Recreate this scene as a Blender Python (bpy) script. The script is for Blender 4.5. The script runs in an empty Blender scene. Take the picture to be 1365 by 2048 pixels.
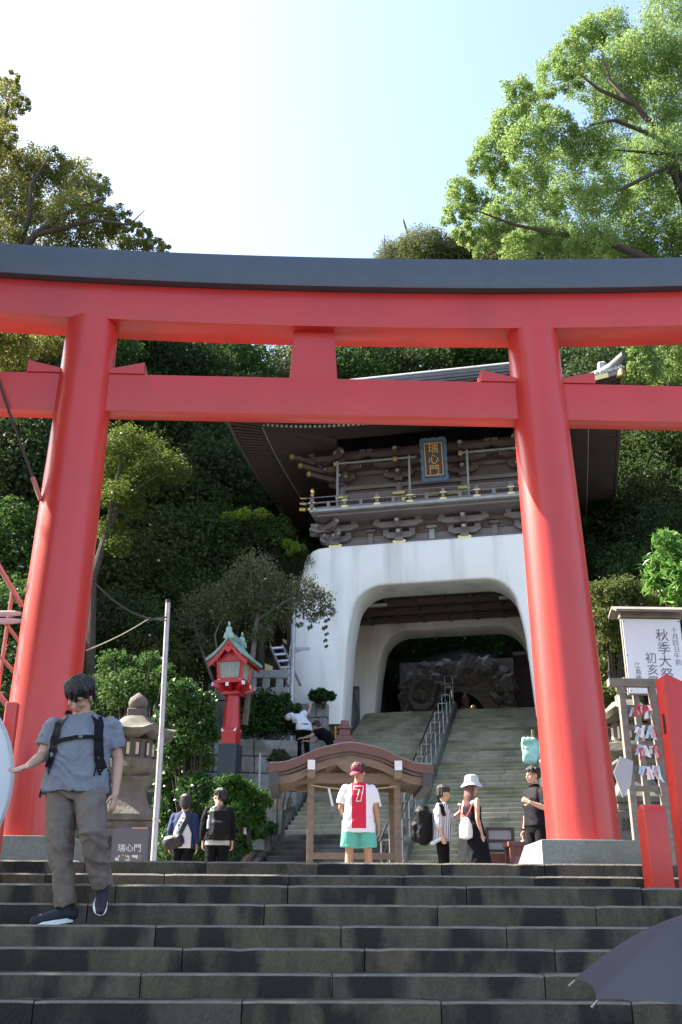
import bpy, bmesh, math, random
import numpy as np
from mathutils import Vector, Matrix, noise as mnoise
from mathutils.bvhtree import BVHTree

scene = bpy.context.scene
COL = scene.collection
rad = math.radians

# ------------------------------------------------------------------ camera, sky, sun, exposure
F, CX, CY = 2000.0, 682.5, 1024.0
PITCH, YAW, ROLL = rad(22.69), rad(1.86), rad(0.27)
fw = Vector((math.sin(YAW)*math.cos(PITCH), math.cos(YAW)*math.cos(PITCH), math.sin(PITCH)))
_r0 = Vector((math.cos(YAW), -math.sin(YAW), 0)); _u0 = _r0.cross(fw)
rv = _r0*math.cos(ROLL)+_u0*math.sin(ROLL); uv = -_r0*math.sin(ROLL)+_u0*math.cos(ROLL)
cam_data = bpy.data.cameras.new("camera"); cam = bpy.data.objects.new("camera", cam_data); COL.objects.link(cam)
cam.matrix_world = Matrix((( rv.x, uv.x, -fw.x, 0), (rv.y, uv.y, -fw.y, 0), (rv.z, uv.z, -fw.z, 0), (0, 0, 0, 1)))
cam_data.sensor_fit = 'VERTICAL'; cam_data.sensor_height = 36.0; cam_data.lens = 36.0*F/2048.0
cam_data.clip_start = 0.05; cam_data.clip_end = 2000
scene.camera = cam

SUN_EL, SUN_AZ = rad(44), rad(17)              # sun to the left, a little behind the torii plane
sun_dir = Vector((-math.cos(SUN_AZ)*math.cos(SUN_EL), math.sin(SUN_AZ)*math.cos(SUN_EL), math.sin(SUN_EL)))
world = bpy.data.worlds.new("World"); scene.world = world; world.use_nodes = True
wn = world.node_tree; wn.nodes.clear()
sky = wn.nodes.new('ShaderNodeTexSky'); sky.sky_type = 'NISHITA'; sky.sun_disc = False
sky.sun_elevation = SUN_EL; sky.sun_rotation = math.atan2(sun_dir.x, sun_dir.y)
sky.air_density = 1.0; sky.dust_density = 2.0; sky.ozone_density = 0.3
bg = wn.nodes.new('ShaderNodeBackground'); bg.inputs['Strength'].default_value = 0.122
wo = wn.nodes.new('ShaderNodeOutputWorld')
wn.links.new(sky.outputs[0], bg.inputs[0]); wn.links.new(bg.outputs[0], wo.inputs[0])
sd = bpy.data.lights.new("sun", 'SUN'); sd.energy = 5.0; sd.angle = rad(0.53); sd.color = (1.0, 0.92, 0.80)
so = bpy.data.objects.new("sun", sd); COL.objects.link(so)
so.rotation_euler = sun_dir.to_track_quat('Z', 'Y').to_euler()
vs = scene.view_settings
vs.view_transform = 'Standard'; vs.look = 'None'; vs.gamma = 1.0; vs.use_curve_mapping = False; vs.exposure = 2.1
scene.render.film_transparent = False
scene.cycles.max_bounces = 8; scene.cycles.transparent_max_bounces = 6

# ------------------------------------------------------------------ helpers
def at(x, y, Y):
    d = fw + rv*((x-CX)/F) - uv*((y-CY)/F)
    return d*(Y/d.y)

MATS = {}
def mat(name, col, rough=0.6, var=0.0, scale=8.0, bump=0.0, bscale=40.0, metal=0.0, spec=0.5, col2=None, coat=0.0, stretch=(1, 1, 1), detail=6, spots=None, trans=0.0, island=0.0):
    """procedural principled material: base colour varied by noise, optional bump, stains (spots = colour, scale, threshold, softness)"""
    if name in MATS: return MATS[name]
    m = bpy.data.materials.new(name); m.use_nodes = True; MATS[name] = m
    nt = m.node_tree; N = nt.nodes; L = nt.links
    b = N['Principled BSDF']; b.inputs['Roughness'].default_value = rough; b.inputs['Metallic'].default_value = metal
    b.inputs['Specular IOR Level'].default_value = spec; b.inputs['Coat Weight'].default_value = coat; b.inputs['Coat Roughness'].default_value = 0.15
    tc = N.new('ShaderNodeTexCoord'); mp = N.new('ShaderNodeMapping'); mp.inputs['Scale'].default_value = stretch
    L.new(tc.outputs['Object'], mp.inputs[0])
    c = (*col, 1)
    cur = None
    if var > 0 or col2:
        nz = N.new('ShaderNodeTexNoise'); nz.inputs['Scale'].default_value = scale; nz.inputs['Detail'].default_value = detail; nz.inputs['Roughness'].default_value = 0.65 if detail < 9 else 0.82
        L.new(mp.outputs[0], nz.inputs[0])
        rmp = N.new('ShaderNodeValToRGB'); rmp.color_ramp.elements[0].position = 0.3; rmp.color_ramp.elements[1].position = 0.72
        c2 = col2 if col2 else tuple(min(1, k*(1+var)) for k in col)
        c1 = col if col2 else tuple(k*(1-var) for k in col)
        rmp.color_ramp.elements[0].color = (*c1, 1); rmp.color_ramp.elements[1].color = (*c2, 1)
        L.new(nz.outputs['Fac'], rmp.inputs[0]); cur = rmp.outputs[0]
    if spots:
        sc_, ss, th, sf = spots[:4]
        n2 = N.new('ShaderNodeTexNoise'); n2.inputs['Scale'].default_value = ss; n2.inputs['Detail'].default_value = 5
        mp2 = N.new('ShaderNodeMapping'); mp2.inputs['Location'].default_value = (3.1, 7.7, 1.3)
        if len(spots) > 4: mp2.inputs['Scale'].default_value = spots[4]
        L.new(tc.outputs['Object'], mp2.inputs[0]); L.new(mp2.outputs[0], n2.inputs[0])
        mr = N.new('ShaderNodeMapRange'); mr.inputs[1].default_value = th-sf; mr.inputs[2].default_value = th+sf
        L.new(n2.outputs['Fac'], mr.inputs[0])
        mx = N.new('ShaderNodeMix'); mx.data_type = 'RGBA'
        L.new(mr.outputs[0], mx.inputs[0])
        if cur: L.new(cur, mx.inputs[6])
        else: mx.inputs[6].default_value = c
        mx.inputs[7].default_value = (*sc_, 1); cur = mx.outputs[2]
    if island > 0:
        g = N.new('ShaderNodeNewGeometry'); hs = N.new('ShaderNodeHueSaturation')
        mr = N.new('ShaderNodeMapRange'); mr.inputs[3].default_value = 1-island; mr.inputs[4].default_value = 1+island
        L.new(g.outputs['Random Per Island'], mr.inputs[0]); L.new(mr.outputs[0], hs.inputs['Value'])
        if cur: L.new(cur, hs.inputs['Color'])
        else: hs.inputs['Color'].default_value = c
        cur = hs.outputs[0]
    if cur: L.new(cur, b.inputs['Base Color'])
    else: b.inputs['Base Color'].default_value = c
    if bump > 0:
        nb = N.new('ShaderNodeTexNoise'); nb.inputs['Scale'].default_value = bscale; nb.inputs['Detail'].default_value = 5
        L.new(mp.outputs[0], nb.inputs[0])
        bp = N.new('ShaderNodeBump'); bp.inputs['Strength'].default_value = bump; bp.inputs['Distance'].default_value = 0.02
        L.new(nb.outputs['Fac'], bp.inputs['Height']); L.new(bp.outputs[0], b.inputs['Normal'])
    if trans > 0:
        tr = N.new('ShaderNodeBsdfTranslucent'); ms = N.new('ShaderNodeMixShader'); ms.inputs[0].default_value = trans
        if cur: L.new(cur, tr.inputs[0])
        else: tr.inputs[0].default_value = c
        L.new(b.outputs[0], ms.inputs[1]); L.new(tr.outputs[0], ms.inputs[2])
        L.new(ms.outputs[0], N['Material Output'].inputs[0])
    return m

def leafmat(name, cols, trans=0.45, rough=0.5, spec=0.22):
    """leaf material: colour picked per leaf from a ramp, part of the light passes through"""
    if name in MATS: return MATS[name]
    m = bpy.data.materials.new(name); m.use_nodes = True; MATS[name] = m
    nt = m.node_tree; N = nt.nodes; L = nt.links
    b = N['Principled BSDF']; b.inputs['Roughness'].default_value = rough; b.inputs['Specular IOR Level'].default_value = spec
    g = N.new('ShaderNodeNewGeometry'); r = N.new('ShaderNodeValToRGB')
    el = r.color_ramp.elements
    for i, cc in enumerate(cols):
        p = i/(len(cols)-1)
        e = el[0] if i == 0 else (el[1] if i == len(cols)-1 else el.new(p))
        e.position = p; e.color = (*cc, 1)
    L.new(g.outputs['Random Per Island'], r.inputs[0]); L.new(r.outputs[0], b.inputs['Base Color'])
    tr = N.new('ShaderNodeBsdfTranslucent'); ms = N.new('ShaderNodeMixShader'); ms.inputs[0].default_value = trans
    hs = N.new('ShaderNodeHueSaturation'); hs.inputs['Value'].default_value = 1.3; hs.inputs['Hue'].default_value = 0.485
    L.new(r.outputs[0], hs.inputs['Color']); L.new(hs.outputs[0], tr.inputs[0])
    L.new(b.outputs[0], ms.inputs[1]); L.new(tr.outputs[0], ms.inputs[2]); L.new(ms.outputs[0], N['Material Output'].inputs[0])
    return m

def tag(o, label=None, cat=None, group=None, kind=None):
    if label: o['label'] = label
    if cat: o['category'] = cat
    if group: o['group'] = group
    if kind: o['kind'] = kind
    return o

def thing(name, label, cat, loc=(0, 0, 0), rotz=0.0, group=None, kind=None):
    o = bpy.data.objects.new(name, None); COL.objects.link(o); o.empty_display_size = 0.1
    o.location = loc; o.rotation_euler = (0, 0, rotz)
    return tag(o, label, cat, group, kind)

def struct(name, loc=(0, 0, 0), rotz=0.0):
    o = bpy.data.objects.new(name, None); COL.objects.link(o); o.location = loc; o.rotation_euler = (0, 0, rotz); o['kind'] = 'structure'
    return o

def link(name, me, material, parent=None, smooth=False):
    o = bpy.data.objects.new(name, me); COL.objects.link(o)
    if material is not None and not me.materials: me.materials.append(material)
    if smooth: me.polygons.foreach_set('use_smooth', [True]*len(me.polygons))
    if parent: o.parent = parent
    return o

def copy_tree(o, parent=None):
    c = o.copy(); COL.objects.link(c); c.parent = parent
    for ch in o.children: copy_tree(ch, c)
    return c

class MB:
    """collects boxes, tubes, lathes and prisms into ONE mesh"""
    def __init__(s): s.v = []; s.f = []
    def add(s, vs_, fs_):
        n = len(s.v); s.v += [tuple(p) for p in vs_]; s.f += [tuple(i+n for i in f) for f in fs_]; return s
    def box(s, c, size, rot=None, taper=1.0):
        x, y, z = size[0]/2, size[1]/2, size[2]/2
        t = taper
        p = [Vector(q) for q in ((-x,-y,-z),(x,-y,-z),(x,y,-z),(-x,y,-z),(-x*t,-y*t,z),(x*t,-y*t,z),(x*t,y*t,z),(-x*t,y*t,z))]
        if rot is not None: p = [rot @ q for q in p]
        c = Vector(c)
        return s.add([q+c for q in p], ((0,3,2,1),(4,5,6,7),(0,1,5,4),(1,2,6,5),(2,3,7,6),(3,0,4,7)))
    def cbox(s, c, size, ch=0.01, rot=None):
        """box with chamfered edges (all twelve)"""
        x, y, z = size[0]/2, size[1]/2, size[2]/2
        ch = min(ch, x*.9, y*.9, z*.9)
        P = []; idx = {}
        for sx in (-1, 1):
            for sy in (-1, 1):
                for sz in (-1, 1):
                    for ax in range(3):
                        q = [sx*(x-ch), sy*(y-ch), sz*(z-ch)]; q[ax] = (sx*x, sy*y, sz*z)[ax]
                        idx[(sx, sy, sz, ax)] = len(P); P.append(Vector(q))
        fs_ = []
        for ax in range(3):
            o1, o2 = [(1, 2), (0, 2), (0, 1)][ax]
            for sg in (-1, 1):
                def k(a, b):
                    t = [0, 0, 0]; t[ax] = sg; t[o1] = a; t[o2] = b; return idx[(*t, ax)]
                f = [k(-1, -1), k(1, -1), k(1, 1), k(-1, 1)]
                if (sg < 0) ^ (ax == 1): f.reverse()
                fs_.append(f)
        for ax in range(3):
            o1, o2 = [(1, 2), (0, 2), (0, 1)][ax]
            for a in (-1, 1):
                for b in (-1, 1):
                    def k(sg, which):
                        t = [0, 0, 0]; t[ax] = sg; t[o1] = a; t[o2] = b; return idx[(*t, which)]
                    fs_.append([k(-1, o1), k(1, o1), k(1, o2), k(-1, o2)])
        for sx in (-1, 1):
            for sy in (-1, 1):
                for sz in (-1, 1): fs_.append([idx[(sx, sy, sz, a)] for a in range(3)])
        if rot is not None: P = [rot @ q for q in P]
        c = Vector(c)
        return s.add([q+c for q in P], fs_)
    def tube(s, pts, radii, n=10, cap=True, ell=None, up=None):
        pts = [Vector(p) for p in pts]
        if not hasattr(radii, '__len__'): radii = [radii]*len(pts)
        base = len(s.v); prev = None
        for i, p in enumerate(pts):
            t = (pts[min(i+1, len(pts)-1)]-pts[max(i-1, 0)])
            t = t.normalized() if t.length > 1e-9 else Vector((0, 0, 1))
            if prev is None:
                a = Vector(up) if up is not None else (Vector((0, 0, 1)) if abs(t.z) < .9 else Vector((1, 0, 0)))
            else: a = prev
            a = (a - t*a.dot(t)).normalized(); b = t.cross(a); prev = a
            for k in range(n):
                w = 2*math.pi*k/n
                e = ell if ell else 1.0
                q = p + a*(math.cos(w)*radii[i]) + b*(math.sin(w)*radii[i]*e)
                s.v.append(tuple(q))
        for i in range(len(pts)-1):
            for k in range(n):
                s.f.append((base+i*n+k, base+i*n+(k+1) % n, base+(i+1)*n+(k+1) % n, base+(i+1)*n+k))
        if cap:
            s.f.append(tuple(base+k for k in reversed(range(n)))); e = base+(len(pts)-1)*n; s.f.append(tuple(e+k for k in range(n)))
        return s
    def capsule(s, pts, radii, n=10, ell=None, up=None):
        """tube with rounded ends"""
        pts = [Vector(p) for p in pts]
        if not hasattr(radii, '__len__'): radii = [radii]*len(pts)
        d0 = (pts[0]-pts[1]).normalized(); d1 = (pts[-1]-pts[-2]).normalized()
        P = []; R = []
        for a in (80, 50, 22): P.append(pts[0]+d0*radii[0]*math.sin(rad(a))); R.append(radii[0]*math.cos(rad(a)))
        P += pts; R += list(radii)
        for a in (22, 50, 80): P.append(pts[-1]+d1*radii[-1]*math.sin(rad(a))); R.append(radii[-1]*math.cos(rad(a)))
        return s.tube(P, R, n, True, ell, up)
    def lathe(s, prof, n=24, c=(0, 0, 0), sq=False, rot0=0.0, sx=1.0, sy=1.0):
        base = len(s.v); m = len(prof)
        for (r, z) in prof:
            for k in range(n):
                w = 2*math.pi*(k+.5 if sq else k)/n+rot0
                rr = r/math.cos(math.pi/n) if sq else r
                s.v.append((c[0]+rr*math.cos(w)*sx, c[1]+rr*math.sin(w)*sy, c[2]+z))
        for i in range(m-1):
            for k in range(n): s.f.append((base+i*n+k, base+i*n+(k+1) % n, base+(i+1)*n+(k+1) % n, base+(i+1)*n+k))
        s.f.append(tuple(base+k for k in reversed(range(n)))); e = base+(m-1)*n; s.f.append(tuple(e+k for k in range(n)))
        return s
    def prism(s, poly, fn0, fn1):
        """poly of 2-D points; fn0/fn1 map a point to 3-D for the two ends"""
        n = len(poly); b = len(s.v)
        s.v += [tuple(fn0(*p)) for p in poly] + [tuple(fn1(*p)) for p in poly]
        s.f.append(tuple(b+i for i in range(n))); s.f.append(tuple(b+n+i for i in reversed(range(n))))
        for i in range(n):
            j = (i+1) % n; s.f.append((b+i, b+n+i, b+n+j, b+j))
        return s
    def strip(s, A, B):
        """quads between two rows of points"""
        b = len(s.v); n = len(A); s.v += [tuple(p) for p in A]+[tuple(p) for p in B]
        for i in range(n-1): s.f.append((b+i, b+i+1, b+n+i+1, b+n+i))
        return s
    def ell(s, c, r, n=16, m=10, rot=None):
        c = Vector(c); base = len(s.v)
        for i in range(m+1):
            ph = math.pi*i/m
            ph = min(max(ph, .03), math.pi-.03)
            for k in range(n):
                w = 2*math.pi*k/n
                q = Vector((r[0]*math.sin(ph)*math.cos(w), r[1]*math.sin(ph)*math.sin(w), -r[2]*math.cos(ph)))
                if rot is not None: q = rot @ q
                s.v.append(tuple(q+c))
        for i in range(m):
            for k in range(n): s.f.append((base+i*n+k, base+i*n+(k+1) % n, base+(i+1)*n+(k+1) % n, base+(i+1)*n+k))
        s.f.append(tuple(base+k for k in reversed(range(n)))); e = base+m*n; s.f.append(tuple(e+k for k in range(n)))
        return s
    def mesh(s, name):
        me = bpy.data.meshes.new(name); me.from_pydata(s.v, [], s.f); me.update()
        bm = bmesh.new(); bm.from_mesh(me); bmesh.ops.recalc_face_normals(bm, faces=bm.faces); bm.to_mesh(me); bm.free()
        return me
    def build(s, name, material, parent=None, smooth=False, bevel=0.0, seg=2):
        me = s.mesh(name)
        if bevel > 0:
            bm = bmesh.new(); bm.from_mesh(me)
            bmesh.ops.remove_doubles(bm, verts=bm.verts, dist=1e-5)
            ed = [e for e in bm.edges if len(e.link_faces) == 2 and e.calc_face_angle(0) > rad(25)]
            bmesh.ops.bevel(bm, geom=ed, offset=bevel, segments=seg, affect='EDGES', profile=.6, clamp_overlap=True)
            bm.to_mesh(me); bm.free()
        o = link(name, me, material, parent, smooth)
        if smooth: autosmooth(me)
        return o

def autosmooth(me, ang=40):
    bm = bmesh.new(); bm.from_mesh(me)
    for e in bm.edges:
        if len(e.link_faces) == 2 and e.calc_face_angle(0) > rad(ang): e.smooth = False
    bm.to_mesh(me); bm.free()

def evaluated(o):
    dg = bpy.context.evaluated_depsgraph_get()
    return bpy.data.meshes.new_from_object(o.evaluated_get(dg))

def text_mesh(body, size=1.0, extrude=0.0, vertical=False):
    """writing as a mesh in the XY plane, centred"""
    c = bpy.data.curves.new("writing", 'FONT')
    c.body = "\n".join(body) if vertical else body
    c.size = size; c.extrude = extrude; c.align_x = 'CENTER'; c.align_y = 'CENTER'; c.resolution_u = 2
    if vertical: c.space_line = 1.0
    o = bpy.data.objects.new("writing", c); COL.objects.link(o); bpy.context.view_layer.update()
    me = evaluated(o); bpy.data.objects.remove(o); bpy.data.curves.remove(c)
    return me

def remeshed(mb, name, material, parent, voxel=0.012, smooth=4, wr=0.0, wscale=0.08, seed=0):
    """closed, overlapping pieces fused into one continuous skin"""
    me = mb.mesh(name); o = bpy.data.objects.new(name, me); COL.objects.link(o)
    r = o.modifiers.new("r", 'REMESH'); r.mode = 'VOXEL'; r.voxel_size = voxel; r.use_smooth_shade = True
    if smooth:
        sm = o.modifiers.new("s", 'SMOOTH'); sm.factor = 0.5; sm.iterations = smooth
    bpy.context.view_layer.update()
    m2 = evaluated(o); m2.name = name
    if wr > 0:
        n = len(m2.vertices); co = np.zeros(n*3); no = np.zeros(n*3)
        m2.vertices.foreach_get('co', co); m2.vertex_normals.foreach_get('vector', no)
        co = co.reshape(-1, 3); no = no.reshape(-1, 3)
        off = np.empty(n)
        for i in range(n):
            x_, y_, z_ = co[i]; wx = mnoise.noise(Vector((x_*5+seed, y_*5, z_*4)))*.10
            p = Vector(((x_*.75+z_*.55+wx)/wscale+seed*7.3, y_/wscale, (z_*.8-x_*.5)/(wscale*2.2)))
            q_ = Vector((x_/wscale*.8+3, y_/wscale*.8+seed, (z_+wx)/(wscale*.8)))
            off[i] = .55-abs(mnoise.noise(p))*1.9-abs(mnoise.noise(q_))*.8
        co += no*off[:, None]*wr
        m2.vertices.foreach_set('co', co.ravel()); m2.update()
    bpy.data.objects.remove(o)
    m2.materials.clear(); m2.materials.append(material)
    ob = bpy.data.objects.new(name, m2); COL.objects.link(ob); ob.parent = parent
    m2.polygons.foreach_set('use_smooth', [True]*len(m2.polygons))
    return ob

def mesh_np(name, V, Fq):
    """fast mesh from numpy arrays (quads)"""
    me = bpy.data.meshes.new(name); nv, nf = len(V), len(Fq)
    me.vertices.add(nv); me.vertices.foreach_set('co', np.ascontiguousarray(V, dtype=np.float32).ravel())
    k = Fq.shape[1]
    me.loops.add(nf*k); me.loops.foreach_set('vertex_index', np.ascontiguousarray(Fq, dtype=np.int32).ravel())
    me.polygons.add(nf); me.polygons.foreach_set('loop_start', np.arange(0, nf*k, k, dtype=np.int32))
    me.update(calc_edges=True); return me

def leaves(centers, radii, per, size, seed=1, flat=0.0, shell=0.35, droop=0.0, aspect=0.5, jit=0.35):
    """many small folded leaves spread through ellipsoidal clumps -> (V, F)"""
    rng = np.random.default_rng(seed)
    C = np.repeat(np.asarray(centers, float), per, 0); Rr = np.repeat(np.asarray(radii, float), per, 0)
    if Rr.ndim == 1: Rr = Rr[:, None]*np.ones(3)
    n = len(C)
    d = rng.normal(size=(n, 3)); d /= np.linalg.norm(d, axis=1)[:, None]
    rr = rng.random(n)**shell
    P = C + d*rr[:, None]*Rr
    a = rng.normal(size=(n, 3)); a[:, 2] = a[:, 2]*(1-flat)-droop; a /= np.linalg.norm(a, axis=1)[:, None]
    nn = d*0.6+rng.normal(size=(n, 3))*0.7; nn[:, 2] += .45+flat*2
    b = np.cross(nn, a); b /= (np.linalg.norm(b, axis=1)[:, None]+1e-9)
    s = size*(1+jit*(rng.random(n)*2-1)); l = s[:, None]*a; w = (s*aspect)[:, None]*b
    fold = np.cross(a, b)*(s*0.12)[:, None]
    V = np.stack([P-l*.5, P+w*.5+fold, P+l*.5, P-w*.5+fold], 1).reshape(-1, 3)
    Fq = np.arange(n*4).reshape(-1, 4)
    return V, Fq
# ------------------------------------------------------------------ gate frame (u right, v back) used by gate, upper stairs, hillside
PHI = rad(14.2); GA = Vector((4.005, 30.90, 0)); GU = Vector((math.cos(PHI), -math.sin(PHI), 0)); GN = Vector((math.sin(PHI), math.cos(PHI), 0))
def G(u, v, z=0.0): p = GA+GU*u+GN*v; return Vector((p.x, p.y, z))
def toG(x, y): d = Vector((x, y, 0))-GA; return d.dot(GU), d.dot(GN)
PLAZA = 0.45
def pw(t, pts):
    if t <= pts[0][0]: return pts[0][1]
    for (a, b), (c, d) in zip(pts, pts[1:]):
        if t <= c: return b+(d-b)*(t-a)/(c-a)
    return pts[-1][1]
def ground_z(u, v):
    mid = pw(v, [(-10, PLAZA-.3), (5.6, 6.7), (13.4, 7.2), (14.2, 11.5), (34, 27), (60, 34)])
    left = pw(v, [(-11.5, PLAZA-.05), (-8.5, 2.6), (-4.6, 3.3), (-3.7, 4.4), (-.5, 5.0), (1, 6.4), (30, 27), (60, 34)])+max(0, -u-6.5)*pw(v, [(-16, 0), (-4, .55), (10, .5)])
    right = pw(v, [(-9, PLAZA-.05), (-5, 2.0), (0, 6.0), (30, 27), (60, 34)])+max(0, u-6.5)*pw(v, [(-12, 0), (-2, .6), (10, .5)])
    if u < -3.6: k = min(1, (-3.6-u)/.9); return mid*(1-k)+left*k
    if u > 3.4: k = min(1, (u-3.4)/.9); return mid*(1-k)+right*k
    return mid

# ground far below, out to the horizon
M_path = mat('path_stone', (.13, .125, .115), .85, .25, 3, .3, 30)
MB().box((0, 0, -2.45), (900, 900, .3)).build('ground', mat('ground_soil', (.09, .085, .07), .9, .3, .6, .2, 5))['kind'] = 'structure'
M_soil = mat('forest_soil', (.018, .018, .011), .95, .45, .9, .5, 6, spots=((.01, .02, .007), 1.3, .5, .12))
us = np.concatenate([np.arange(-48, -8, 2.0), np.arange(-8, 8, .45), np.arange(8, 50, 2.0)]); vs_ = np.concatenate([np.arange(-16, 16, .5), np.arange(16, 62, 2.0)])
V = []
for v in vs_:
    for u in us:
        z = ground_z(u, v)
        if abs(u) > 4.6 and v > -9: z += mnoise.noise(Vector((u*.35, v*.35, 0)))*.5
        V.append(tuple(G(u, v, z)))
nu = len(us); Fq = np.array([(j*nu+i, j*nu+i+1, (j+1)*nu+i+1, (j+1)*nu+i) for j in range(len(vs_)-1) for i in range(nu-1)])
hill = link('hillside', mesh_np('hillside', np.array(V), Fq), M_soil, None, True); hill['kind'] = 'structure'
MB().box((0, 17.5, PLAZA-.2), (60, 13.6, .4)).build('plaza', mat('plaza_paving', (.17, .165, .15), .85, .3, 2.5, .3, 25))['kind'] = 'structure'

# ------------------------------------------------------------------ lower stone steps: every block its own piece
def stone_mat(name, base, lite, k, sc):
    return mat(name, base, .82, 0, sc, 1.0, 85, col2=lite, stretch=(1, 1, .42), detail=12, spots=((.015, .0133, .0115), k, .53, .05, (.8, 1, .30)))
M_step = [stone_mat('step_stone_grey', (.027, .0225, .0175), (.155, .126, .086), 3.1, 2.4), stone_mat('step_stone_mossy', (.026, .0225, .0155), (.14, .12, .072), 3.7, 3.0), stone_mat('step_stone_dark', (.024, .020, .0165), (.12, .10, .074), 2.6, 2.0), stone_mat('step_stone_brown', (.029, .0225, .0165), (.16, .122, .078), 3.3, 2.7)]
M_nosing = mat('worn_skylit_nosing', (.15, .132, .108), .75, .25, 14, .4, 60)  # paler step edge: wear, with sky light on the chamfer put into the colour
rng = random.Random(5)
steps = struct('stone_steps')
EDGES = []
for k in range(1, 19):
    if k >= 3: EDGES.append((7.46+(5-k)*.265, .029+(5-k)*.14))
    else: EDGES.append(((9.91, 9.37)[k-1], (.589, .449)[k-1]))
def step_block(x0, x1, Y, z, depth, h, ch=.0145):
    mb = MB(); prof = [(0, -h), (0, -ch), (ch*.9, 0), (depth, 0), (depth, -h)]
    g = .004
    m = max(2, int((x1-x0)/.09)); xs = [x0+g+(x1-x0-2*g)*i/m for i in range(m+1)]
    b = 0; n = len(prof)
    for i, x in enumerate(xs):
        e = .005 if i in (0, m) else 0
        w1 = rng.uniform(-.0012, .0012); w2 = rng.uniform(-.0007, .0007)
        if rng.random() < .012: w1 += .008; w2 -= .007
        for j, (a, c) in enumerate(prof):
            f = (e+w1) if j < 3 else 0
            mb.v.append((x, Y+a+f, z+c-((e*.8-w2) if 0 < j < 4 else 0)))
    for i in range(m):
        for j in range(n):
            j2 = (j+1) % n; mb.f.append((i*n+j, i*n+j2, (i+1)*n+j2, (i+1)*n+j))
    mb.f.append(tuple(range(n))); mb.f.append(tuple(m*n+j for j in reversed(range(n))))
    return mb
for k, (Y, z) in enumerate(EDGES, 1):
    depth = {1: 1.0, 2: .56, 3: 1.4}.get(k, .30); L = 1.05 if k < 3 else 1.22
    x = -9.2+rng.uniform(0, L)
    first = {1: -1.32, 2: -.36, 3: -.71, 4: -.27, 5: .0}.get(k)
    if first is not None: x = first-L*8
    while x < 9:
        l = L*rng.uniform(.9, 1.12)
        mb = step_block(x, x+l, Y+rng.uniform(-.004, .004), z+rng.uniform(-.003, .003), depth, .17)
        o = mb.build('step_block', M_step[rng.choice((0, 0, 1, 2, 2, 3)) if k > 3 else rng.choice((0, 1, 3, 0))], steps)
        o.data.materials.append(M_nosing)
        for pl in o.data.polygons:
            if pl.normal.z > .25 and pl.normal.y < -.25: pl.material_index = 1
        x += l

# ------------------------------------------------------------------ upper stairs climbing through the gate
stairs = struct('upper_stairs', GA, -PHI)
M_up = [mat('stair_stone_a', (.28, .26, .175), .85, 0, 4, .5, 40, col2=(.40, .37, .27), spots=((.15, .148, .085), 1.1, .58, .12)),
        mat('stair_stone_b', (.24, .23, .14), .85, 0, 4, .5, 40, col2=(.35, .33, .21), spots=((.13, .14, .065), .9, .56, .12)),
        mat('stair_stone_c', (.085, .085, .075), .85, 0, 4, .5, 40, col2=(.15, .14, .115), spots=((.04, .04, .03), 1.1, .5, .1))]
V0, RISE = -9.15, .1448
def stair_v(i): return V0+i*.3085
NST = 48
def stair_step(u0, u1, i):
    v = stair_v(i); z = PLAZA+(i+1)*RISE; dep = 8.6 if i == NST-1 else .36; mb = MB(); u = u0
    while u < u1-.2:
        l = rng.uniform(.75, 1.15); e = min(u+l, u1)
        if u1-e < .35: e = u1
        c = .03; y0 = v+rng.uniform(-.006, .006); zz = z+rng.uniform(-.004, .004)
        prof = [(y0, z-.2), (y0, zz-c), (y0+c*1.2, zz), (v+dep, zz), (v+dep, z-.2)]
        mb.prism(prof, lambda a, b: (u+.005, a, b), lambda a, b: (e-.005, a, b)); u = e
    return mb
for i in range(NST):
    for (a, b) in ((-3.3, -.3), (.1, 3.05)):
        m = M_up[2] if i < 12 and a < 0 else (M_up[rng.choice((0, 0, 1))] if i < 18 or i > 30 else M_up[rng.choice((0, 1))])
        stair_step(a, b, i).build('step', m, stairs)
M_str = mat('stringer_stone', (.16, .16, .14), .8, .25, 3, .3, 30, spots=((.06, .065, .04), 1.5, .58, .08))
mb = MB()
def stair_line(v): return PLAZA+(v-V0)*.4694
mb.prism([(V0-.3, stair_line(V0)-.5), (stair_v(47)+.2, stair_line(stair_v(47))-.5), (stair_v(47)+.2, stair_line(stair_v(47))+.38), (stair_v(46), stair_line(stair_v(47))+.38), (V0-.3, stair_line(V0-.3)+.30)], lambda y, z: (-.3, y, z), lambda y, z: (.1, y, z))
mb.build('stringer', M_str, stairs, False, .02)

# ------------------------------------------------------------------ torii
M_red = mat('vermilion_paint', (.57, .033, .026), .40, .07, 2.2, .12, 60, spec=.5, coat=.22, spots=((.45, .028, .024), 1.1, .62, .14, (1, 1, .35)))
M_blk = mat('slate_black_paint', (.07, .084, .115), .36, .10, 4, .06, 90, spec=.5)
tor = thing('torii', 'tall vermilion torii gateway with curved black top beam over the steps', 'torii', (0, 10.5, 0))
M_plinth = mat('plinth_granite', (.26, .27, .235), .85, .22, 30, .25, 70, spots=((.16, .17, .12), 2.0, .58, .1))
for sx in (-1, 1):
    mb = MB(); n = 48; prof = []
    for i in range(25):
        t = i/24; prof.append((.368-.062*t, .8+5.98*t))
    mb.lathe(prof, n, (sx*2.70, 0, 0)); lean = -.06 if sx < 0 else .11
    mb.v = [(x+lean*(6.78-z)/5.98, y, z) for x, y, z in mb.v]
    mb.build('pillar', M_red, tor, True)
    # chamfered stone plinth
    mb = MB(); w = .43
    w = .54; cxp = sx*2.70+lean; mb.prism([(-.47, .57), (-.47, .815), (.34, .815), (.80, .62), (.80, .57)], lambda y, z: (cxp-w, y, z), lambda y, z: (cxp+w, y, z))
    mb.build('plinth', M_plinth, tor, False, .012)
HL = 5.6
def lift(x): return .0055*abs(x)**2.1
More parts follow.
